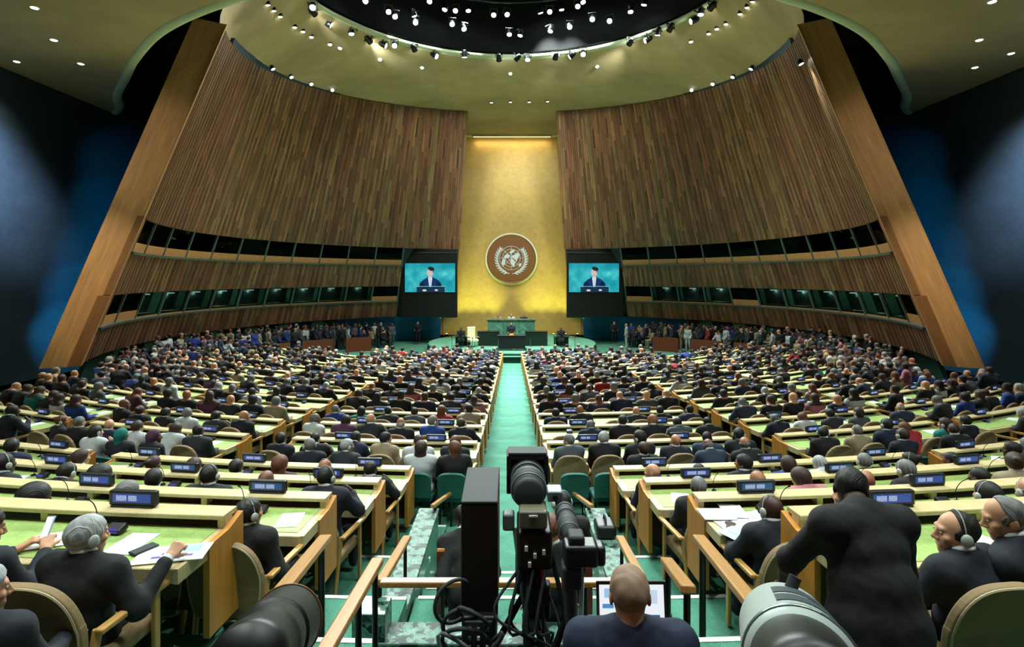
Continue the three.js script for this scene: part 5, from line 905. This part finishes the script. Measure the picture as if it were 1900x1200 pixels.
{ // man with a phone
  const { p, a } = seatOf('-1rear0,1'), J = leanJ(scaleJ(seated(), 0.95), -0.08); J.yaw = -0.5; J.pitch = -0.25; J.eR.set(0.26, 0.76, -0.14); J.wR.set(0.14, 0.87, -0.36); J.hR.set(0.08, 0.92, -0.43); J.eL.set(-0.24, 0.76, -0.14); J.wL.set(-0.08, 0.86, -0.36); J.hL.set(-0.02, 0.9, -0.43); turnUpper(J, -0.12);
  close('dark-haired man in a dark blue suit looking at the phone in his hands', p, a, J, { skin: 'olive', hair: 'short', hairTone: 'black', cloth: 'navy', curlR: 0.6, curlL: 0.5 });
  const ph = thing('phone', 'white lit phone held up by the dark-haired man in dark blue', 'phone', p.clone().add(V(0.04, 0.96, -0.47).applyAxisAngle(V(0, 1, 0), a)), a - 0.3); ph.rotation.x = -0.5; part(ph, 'case', rbox(0.078, 0.16, 0.01, 0.004), M.paperBlue); part(ph, 'screen', box(0.07, 0.148, 0.002, 0, 0, 0.006), mat('phoneScreen', 0xdfe8f0, { emissive: new THREE.Color(0xe8f2fa), emissiveIntensity: 0.35 }));
}
{ const J = scaleJ(seated(), 0.95); J.yaw = -0.7; J.pitch = -0.1; close('white-haired man in dark blue at the edge behind the grey-haired man', W(-2.5, -2.62, 2.5), 0, J, { skin: 'fair', hair: 'short', hairTone: 'silver', cloth: 'navy' }); putCopy(PROTO.arm, 'armchair', 'occupied beige armchair of the white-haired man at the edge', 'chair', 'beige armchairs at the desks', W(-2.5, -2.6, 2.48), 0); }
{ const { p, a } = seatOf('-1rear1,0'), J = leanJ(scaleJ(seated(), 0.94), 0.04); J.yaw = -0.5; J.eR.set(0.3, 0.7, 0.02); J.wR.set(0.3, 0.66, -0.22); J.hR.set(0.3, 0.64, -0.31); turnUpper(J, -0.15); close('young dark-haired man in a black suit with a headset, hand on the chair arm', p, a, J, { skin: 'olive', hair: 'short', hairTone: 'black', cloth: 'black', headset: true, curlR: 0.5 }); }
{ // operator before the laptop
  const J = seated(); J.pitch = -0.18; J.wL.set(-0.12, 0.8, -0.36); J.wR.set(0.12, 0.8, -0.36); J.hL.set(-0.1, 0.8, -0.44); J.hR.set(0.1, 0.8, -0.44); const t = close('bald man in a navy jacket seated before a lit laptop, seen from behind', W(0.5, -2.56, 2.27), -0.05, J, { skin: 'fair', hair: 'cropped', hairMat: mat('stubble', 0x8a6f5c, { roughness: 0.75 }), hairTone: 'brown', cloth: 'dark blue', collar: false }); t.scale.setScalar(1.0);
  const s = thing('stool', 'black round stool under the bald operator', 'stool', W(0.5, -2.6, 2.25)); part(s, 'seat', cyl(0.2, 0.2, 0.06, 0, 0.58, 0, 24), M.blackPlastic); part(s, 'column', cyl(0.03, 0.03, 0.55, 0, 0.28, 0, 12), M.blackMetal); part(s, 'base', cyl(0.2, 0.23, 0.03, 0, 0.015, 0, 24), M.blackMetal);
}
{ // man bending over the desk end
  const J = standing(); leanJ(J, -0.42, -0.05); J.lat.set(0.98, 0, -0.2).normalize(); J.head.add(V(0.03, -0.085, -0.07)); J.yaw = -0.55; J.pitch = -0.4; J.sL = J.chest.clone().add(V(-0.2, 0.13, 0.03)); J.sR = J.chest.clone().add(V(0.2, 0.11, -0.07)); J.eL.set(-0.3, 1.08, -0.3); J.wL.set(-0.26, 0.88, -0.46); J.hL.set(-0.22, 0.83, -0.54); J.eR.set(0.3, 1.02, -0.32); J.wR.set(0.3, 0.84, -0.52); J.hR.set(0.26, 0.79, -0.6);
  const t = close('man in a black suit standing bent over the desk end, seen from behind', W(1.78, -2.6, 2.62), -0.1, J, { skin: 'dark', hair: 'cropped', hairTone: 'black', cloth: 'black', curlL: 0.5, curlR: 0.5, skirt: true, collar: false }); t.scale.set(0.98, 0.98, 0.98);
}
{ const { p, a } = seatOf('1rear0,0'); p.x += 0.16; p.y -= 0.07; const J = leanJ(scaleJ(seated(), 0.96), -0.05); J.yaw = 1.25; J.pitch = -0.02; J.eL.set(-0.3, 0.74, -0.16); J.wL.set(-0.24, 0.79, -0.36); J.hL.set(-0.26, 0.8, -0.46); turnUpper(J, 0.3); close('balding dark-haired man in navy turning left, white headset over his ear', p, a, J, { skin: 'fair', hair: 'receding', hairTone: 'black', cloth: 'navy', headset: true, curlL: 0.45 }).scale.setScalar(1.06); }
{ const { p, a } = seatOf('1rear0,1'); p.x -= 0.08; p.y -= 0.02; const J = leanJ(scaleJ(seated(), 0.99), -0.14, 0.22); J.yaw = 1.1; J.pitch = -0.25; turnUpper(J, 0.35); close('balding grey-haired man in navy leaning across to the man with the headset', p, a, J, { skin: 'fair', hair: 'receding', hairTone: 'grey', cloth: 'navy' }).scale.setScalar(1.06); }
{ const { p, a } = seatOf('1rear1,0'), J = leanJ(scaleJ(seated(), 0.95), -0.06); J.yaw = 0.35; J.pitch = -0.15; J.eL.set(-0.3, 0.76, -0.14); J.wL.set(-0.2, 0.82, -0.36); J.hL.set(-0.17, 0.86, -0.44); turnUpper(J, 0.12); close('bald dark-skinned man in a navy suit reading white papers', p, a, J, { skin: 'dark', hair: null, cloth: 'navy', headset: true, curlL: 0.9 }); }
{ const J = standing(); J.yaw = 0.3; J.eR.set(0.28, 1.15, -0.08); J.wR.set(0.12, 1.2, -0.3); J.hR.set(0.06, 1.22, -0.38); close('cameraman in black with a headset standing in the pit', W(0.5, -3.86, 5.35), 0.1, J, { skin: 'dark', hair: 'cropped', hairTone: 'black', cloth: 'black', headset: true }); }
{ const J = standing(); J.yaw = -0.2; J.pitch = -0.1; close('greying man in a charcoal jacket standing in the pit behind the long lens', W(0.36, -3.88, 4.85), 0.05, J, { skin: 'fair', hair: 'short', hairTone: 'auburn', cloth: 'charcoal' }); }
{ const J = standing(); J.yaw = 0.5; J.pitch = -0.3; close('man in black bending at the left side of the pit', W(-0.42, -3.95, 5.15), 0.2, leanJ(J, -0.6), { skin: 'brown', hair: 'short', hairTone: 'black', cloth: 'black' }); }
// --- on the stage
{
  const talk = standing(), guard = scaleJ(seated(), 0.98); talk.eL.set(-0.26, 1.12, -0.06); talk.wL.set(-0.2, 1.05, -0.28); talk.hL.set(-0.16, 1.05, -0.36); talk.eR.set(0.26, 1.12, -0.06); talk.wR.set(0.2, 1.05, -0.28); talk.hR.set(0.16, 1.05, -0.36);
  const F = figure(talk, 0.032), G = figure(guard, 0.032);
  dress(thing('person', 'speaker in a dark suit behind the black podium', 'person', W(-0.05, ST, 35.25), PI), F, { skin: 'fair', hair: 'short', hairTone: 'black', cloth: 'dark grey' });
  [['left', -3.4], ['right', 3.28]].forEach(([w, x]) => {
    dress(thing('person', 'guard in black with a pale belt seated on the ' + w + ' of the stage', 'person', W(x, ST, 36.0), PI), G, { skin: 'brown', hair: 'cropped', hairTone: 'black', cloth: 'black' });
    putCopy(PROTO.teal, 'side_chair', 'teal side chair under the guard on the ' + w + ' of the stage', 'chair', 'teal side chairs', W(x, ST, 36.02), PI);
  });
  [['left', -1.0, 'mid grey', 'beige'], ['middle', -0.05, 'white', 'white'], ['right', 0.85, 'slate blue', 'slate blue']].forEach(([w, x, , c]) => { dress(thing('person', 'official in ' + c + ' seated behind the pale rostrum, ' + w + ' of three', 'person', W(x, ST + 0.72, 38.7), PI), G, { skin: 'fair', hair: 'short', hairTone: w === 'middle' ? 'silver' : 'grey', cloth: c }); putCopy(PROTO.low, 'armchair', 'beige armchair of the ' + w + ' official behind the rostrum', 'chair', 'beige armchairs at the desks', W(x, ST + 0.7, 38.72), PI); });
  for (const [w, x, Z, h] of [['left', -7.2, 41.2, -5.05], ['right', 7.7, 40.6, -5.0]]) dress(thing('person', 'attendant in black standing before the blue curtain on the ' + w, 'person', W(x, h, Z), PI), F, { skin: 'fair', hair: 'short', hairTone: 'brown', cloth: 'black' });
}
// --- the rest of the audience, past what one could pick apart: one object
{
  const crowd = new THREE.Group(); crowd.name = 'audience_crowd'; crowd.userData = { kind: 'stuff', label: 'distant audience seated in the front rows and standing along the walls' }; add(crowd);
  const STAND = ['short', 'bald', 'long'].map((h) => smallFigure(standing(), 0.045, h)), lists = new Map(), up = V(0, 1, 0);
  const put = (gi, geo, o, p, a, s) => { const k = [gi, o.skin, o.cloth, o.hairTone].join(); if (!lists.has(k)) lists.set(k, { geo, o, m: [] }); lists.get(k).m.push(new THREE.Matrix4().compose(p, new THREE.Quaternion().setFromAxisAngle(up, a), V(s, s, s))); };
  const kind = (o) => o.hair === null || o.hair === 'fringe' ? 'bald' : ['long', 'bob'].includes(o.hair) ? 'long' : 'short';
  for (const [p, a, o] of crowdSeats) put('s' + kind(o) + o.pose % 4, SMALL[kind(o)][o.pose % 4], { skin: o.skin, cloth: o.cloth, hairTone: o.hairTone ?? 'black' }, p, a + rr(-0.2, 0.2), rr(1.0, 1.12));
  let n = 0, tries = 0; const spots = [];
  while (n < 420 && tries++ < 12000) {
    const s = rnd() < 0.5 ? -1 : 1, ph = rr(34, 128) * D2R, sit = ph > 98 * D2R || rnd() < 0.45, R = ph > 100 * D2R ? rr(14.2, 18) : rr(14.9, 16.9), x = s * R * sin(ph), Z = CZ + R * cos(ph), [r] = polar(x, Z);
    if (abs(x) > 17.6 || (R > 16.5 && ph > 104 * D2R && ph < 126 * D2R) || spots.some(([a, b]) => hypot(a - x, b - Z) < 0.42) || r > 30) continue; spots.push([x, Z]); n++;
    const o = randomLook(), kd = kind(o), a = atan2(x, STAGE_Z - Z) + rr(-0.9, 0.9) + (rnd() < 0.2 ? PI * 0.6 : 0); if (rnd() < (ph < 78 * D2R ? 0.34 : 0.14)) o.cloth = pick(['mid grey', 'slate blue', 'beige', 'white', 'blue']);
    if (sit) put('s' + kd + o.pose % 4, SMALL[kd][o.pose % 4], { skin: o.skin, cloth: o.cloth, hairTone: o.hairTone ?? 'black' }, W(x, -dish(r) + rr(-0.02, 0.2), Z), a, rr(0.95, 1.05));
    else put('t' + kd, STAND[['short', 'bald', 'long'].indexOf(kd)], { skin: o.skin, cloth: o.cloth, hairTone: o.hairTone ?? 'black' }, W(x, -dish(r), Z), a, rr(0.93, 1.02));
  }
  for (const { geo, o, m } of lists.values()) { const im = new THREE.InstancedMesh(geo, [M['skin_' + o.skin], M['cloth_' + o.cloth], M['cloth_' + o.cloth], M['hair_' + o.hairTone]], m.length); im.name = 'crowd_person'; m.forEach((x, i) => im.setMatrixAt(i, x)); shade(im); crowd.add(im); }
  const rest = new THREE.Group(); rest.name = 'distant_chairs'; rest.userData = { kind: 'stuff', label: 'beige armchairs of the distant front rows' }; add(rest);
  const im = new THREE.InstancedMesh(lowMesh.geometry, lowMesh.material, chairLeft.length); im.name = 'distant_chair'; chairLeft.forEach(([p, a], i) => im.setMatrixAt(i, new THREE.Matrix4().compose(p, new THREE.Quaternion().setFromAxisAngle(up, a), V(1, 1, 1)))); rest.add(shade(im));
  for (const s of [-1, 1]) { const c = struct('wall_barrier_' + sideWord(s), sheetBarrier(s), M.redWood); }
}
function sheetBarrier(s) { return join([[44, 52], [56, 66], [70, 80]].map(([a, b]) => clean(coneBarrier(s, a * D2R, b * D2R)))); }
function coneBarrier(s, a, b) { const P = (u, v, o) => { const p = a + (b - a) * u, R = 13.9 + o, x = s * R * sin(p), Z = CZ + R * cos(p); return W(x, -dish(polar(x, Z)[0]) + v * 0.95, Z); }; return mergeGeometries([sheet(10, 1, (u, v) => P(u, v, 0)), sheet(10, 1, (u, v) => P(1 - u, v, 0.08)), sheet(10, 1, (u, v) => P(u, 1, v * 0.08))].map(clean)); }
// ---------------------------------------------------------------- things on the desks
function litText(hue, n) { const cv = document.createElement('canvas'); cv.width = 256; cv.height = 64; const c = cv.getContext('2d'); c.fillStyle = hue; c.fillRect(0, 0, 256, 64); c.fillStyle = '#d3ddff'; let x = 20 + n * 4; for (let w = 0; w < 2; w++) { const k = 4 + ((n + w * 3) % 4); for (let i = 0; i < k && x < 228; i++) { c.fillRect(x, 12, 4, 40); c.fillRect(x + 7, 12, 4, 40); if ((i + n) % 2) c.fillRect(x, 12, 11, 5); c.fillRect(x, (i * 7 + n) % 3 ? 29 : 47, 11, 5); x += 14; } x += 12; } const t = new THREE.CanvasTexture(cv); t.colorSpace = THREE.SRGBColorSpace; return t; }
const LIT = [0, 1, 2, 3].map((n) => mat('nameplateDisplay' + n, 0x05070c, { emissive: new THREE.Color(0xffffff), emissiveMap: litText(['#1c3a86', '#24459c', '#1a4f80', '#254092'][n], n), emissiveIntensity: 0.5, roughness: 0.3 }));
mat('voteDisplay', 0x07050c, { emissive: new THREE.Color(0x6b4fd6), emissiveIntensity: 0.4, roughness: 0.3 });
const NP = { house: rbox(0.38, 0.115, 0.05, 0.012, 0, 0.068, 0), foot: rbox(0.34, 0.014, 0.07, 0.005, 0, 0.007, 0), face: clean(new THREE.PlaneGeometry(0.31, 0.066)).translate(0, 0.07, 0.0257) };
const VU = { house: at(rbox(0.13, 0.05, 0.09, 0.012), 0, 0.03, 0, 0, 0.35), face: at(clean(new THREE.PlaneGeometry(0.1, 0.03)), 0, 0.037, 0.0455, 0, -0.2) };
const npProto = (() => { const t = new THREE.Group(); part(t, 'housing', NP.house, M.blackPlastic); part(t, 'foot', NP.foot, M.blackPlastic); part(t, 'display', NP.face, LIT[0]); return t; })();
const vuProto = (() => { const t = new THREE.Group(); part(t, 'housing', VU.house, M.blackPlastic); part(t, 'display', VU.face, M.voteDisplay); return t; })();
const micGeo = { stem: tube([V(0, 0, 0), V(0, 0.1, -0.02), V(0.01, 0.2, 0.02), V(0.02, 0.26, 0.08)], 0.004, 14, 5), foot: cyl(0.025, 0.03, 0.02, 0, 0.01, 0, 14), head: at(cyl(0.008, 0.008, 0.03, 0, 0, 0, 10), 0.022, 0.268, 0.092, 0, 1.0) };
const rest = (r, a, h) => onArc(r, a, h);
let papers = 0;
inView.forEach((q) => {
  const near = q.Z < 9;
  if (q.i % 3 === 1) {
    const a = q.a + (q.s > 0 ? -0.3 : 0.3) / q.r * (near ? 1 : 0.4), k = (q.i + q.row) % 4;
    const t = putCopy(npProto, 'nameplate', 'nameplate with blue lit lettering, ' + q.where + ', ' + ORD[floor(q.i / 3) + 1] + ' from aisle', 'nameplate', 'lit nameplates on the desk ledges', rest(q.r - 0.02, a, q.T + 0.105), a); t.children[2].material = LIT[k];
    const b = q.a + (q.s > 0 ? -0.34 : 0.34) / q.r; putCopy(vuProto, 'voting_unit', 'voting unit with violet display, ' + q.where + ', ' + ORD[floor(q.i / 3) + 1] + ' from aisle', 'voting unit', 'voting units on the desks', rest(q.r + 0.2, b, q.T + 0.004), b);
    if (near && !(q.s > 0 && q.row === 0)) { const c = q.a + (q.s > 0 ? -0.15 : 0.15) / q.r, m = thing('microphone', 'thin gooseneck microphone, ' + q.where + ', ' + ORD[floor(q.i / 3) + 1] + ' from aisle', 'microphone', rest(q.r + 0.17, c, q.T + 0.004), c, 'desk microphones'); part(m, 'foot', micGeo.foot, M.blackPlastic); part(m, 'stem', micGeo.stem, M.blackMetal); part(m, 'head', micGeo.head, M.blackMetal); }
  }
  if (hash(q.i * 7 + q.row * 31, q.s * 5 + q.block.length) < (near ? 0.6 : 0.5) && papers < 270) {
    papers++; const b = q.a + (hash(q.i, q.row) - 0.5) * 0.3 / q.r, p = rest(q.r + 0.34, b, q.T + 0.0055), g = cachedPaper(q.i % 3);
    const m = shade(new THREE.Mesh(g, M[q.i % 5 === 4 ? 'paperBlue' : 'paper'])); m.name = numbered('paper_sheet'); m.position.copy(p); m.rotation.y = b + (hash(q.row, q.i + 9) - 0.5) * 0.7; add(tag(m, (q.i % 5 === 4 ? 'pale blue' : 'white') + ' papers on green desk top, ' + seatWord(q), 'paper', 'papers on the desks'));
  }
});
function cachedPaper(k) { return cached('paper' + k, () => [rbox(0.21, 0.004, 0.297, 0.0015, 0, 0.002, 0, 0, 0, 1), rbox(0.3, 0.008, 0.24, 0.002, 0, 0.004, 0, 0.3, 0, 1), join([rbox(0.21, 0.004, 0.29, 0.0015, -0.06, 0.002, 0, 0, 0, 1), rbox(0.21, 0.004, 0.29, 0.0015, 0.05, 0.006, 0.02, 0.25, 0, 1)])][k]); }
{ // open brochure and phone before the grey-haired man; the loose papers of the reader on the other side
  const T = -2.6 + 0.74 + 0.0055, b = thing('brochure', 'open brochure with blue and violet pictures before the grey-haired man', 'brochure', W(-2.28, T, 3.62), 0.2);
  const cv = document.createElement('canvas'); cv.width = 256; cv.height = 128; const c = cv.getContext('2d'); c.fillStyle = '#eef2f6'; c.fillRect(0, 0, 256, 128); c.fillStyle = '#8fb4e2'; c.fillRect(100, 8, 130, 60); c.fillStyle = '#4b48a0'; for (const [x, y] of [[60, 84], [100, 92], [140, 100], [180, 84], [90, 60]]) c.fillRect(x, y, 34, 18); const t = new THREE.CanvasTexture(cv); t.colorSpace = THREE.SRGBColorSpace;
  const pg = clean(new THREE.PlaneGeometry(0.42, 0.21)); pg.rotateX(-PI / 2); part(b, 'sheet', rbox(0.44, 0.006, 0.23, 0.002, 0, 0.003, 0), M.paper); part(b, 'print', pg.translate(0, 0.0075, 0), mat('brochurePrint', 0xffffff, { map: t, roughness: 0.6 }));
  const ph = thing('phone', 'black phone lying on white paper before the grey-haired man', 'phone', W(-2.5, T, 3.66), -0.5); part(ph, 'case', rbox(0.08, 0.01, 0.16, 0.004, 0, 0.014, 0), M.blackPlastic); part(ph, 'glass', box(0.072, 0.002, 0.15, 0, 0.02, 0), M.charcoal);
  const U = -2.98 + 0.74 + 0.006; for (const [i, [x, Z, r, l, m]] of [[1.98, 4.82, 0.2, 0.0, 'paper'], [1.92, 5.06, -0.3, 0.012, 'paper'], [2.22, 4.9, 0.6, 0.006, 'paper'], [2.1, 5.12, -0.1, 0.018, 'paper'], [2.38, 5.04, 0.25, 0.012, 'paper'], [2.0, 4.66, 0.5, 0.02, 'paperBlue']].entries()) { const s = shade(new THREE.Mesh(cachedPaper(i % 3), M[m])); s.name = numbered('paper_sheet'); s.position.copy(W(x, U + l, Z)); s.rotation.y = r; add(tag(s, (m === 'paper' ? 'white' : 'pale blue') + ' loose papers before the bald reader, ' + ORD[i + 1] + ' of the spread', 'paper', 'papers of the bald reader')); }
}
renderer.render(scene, camera);
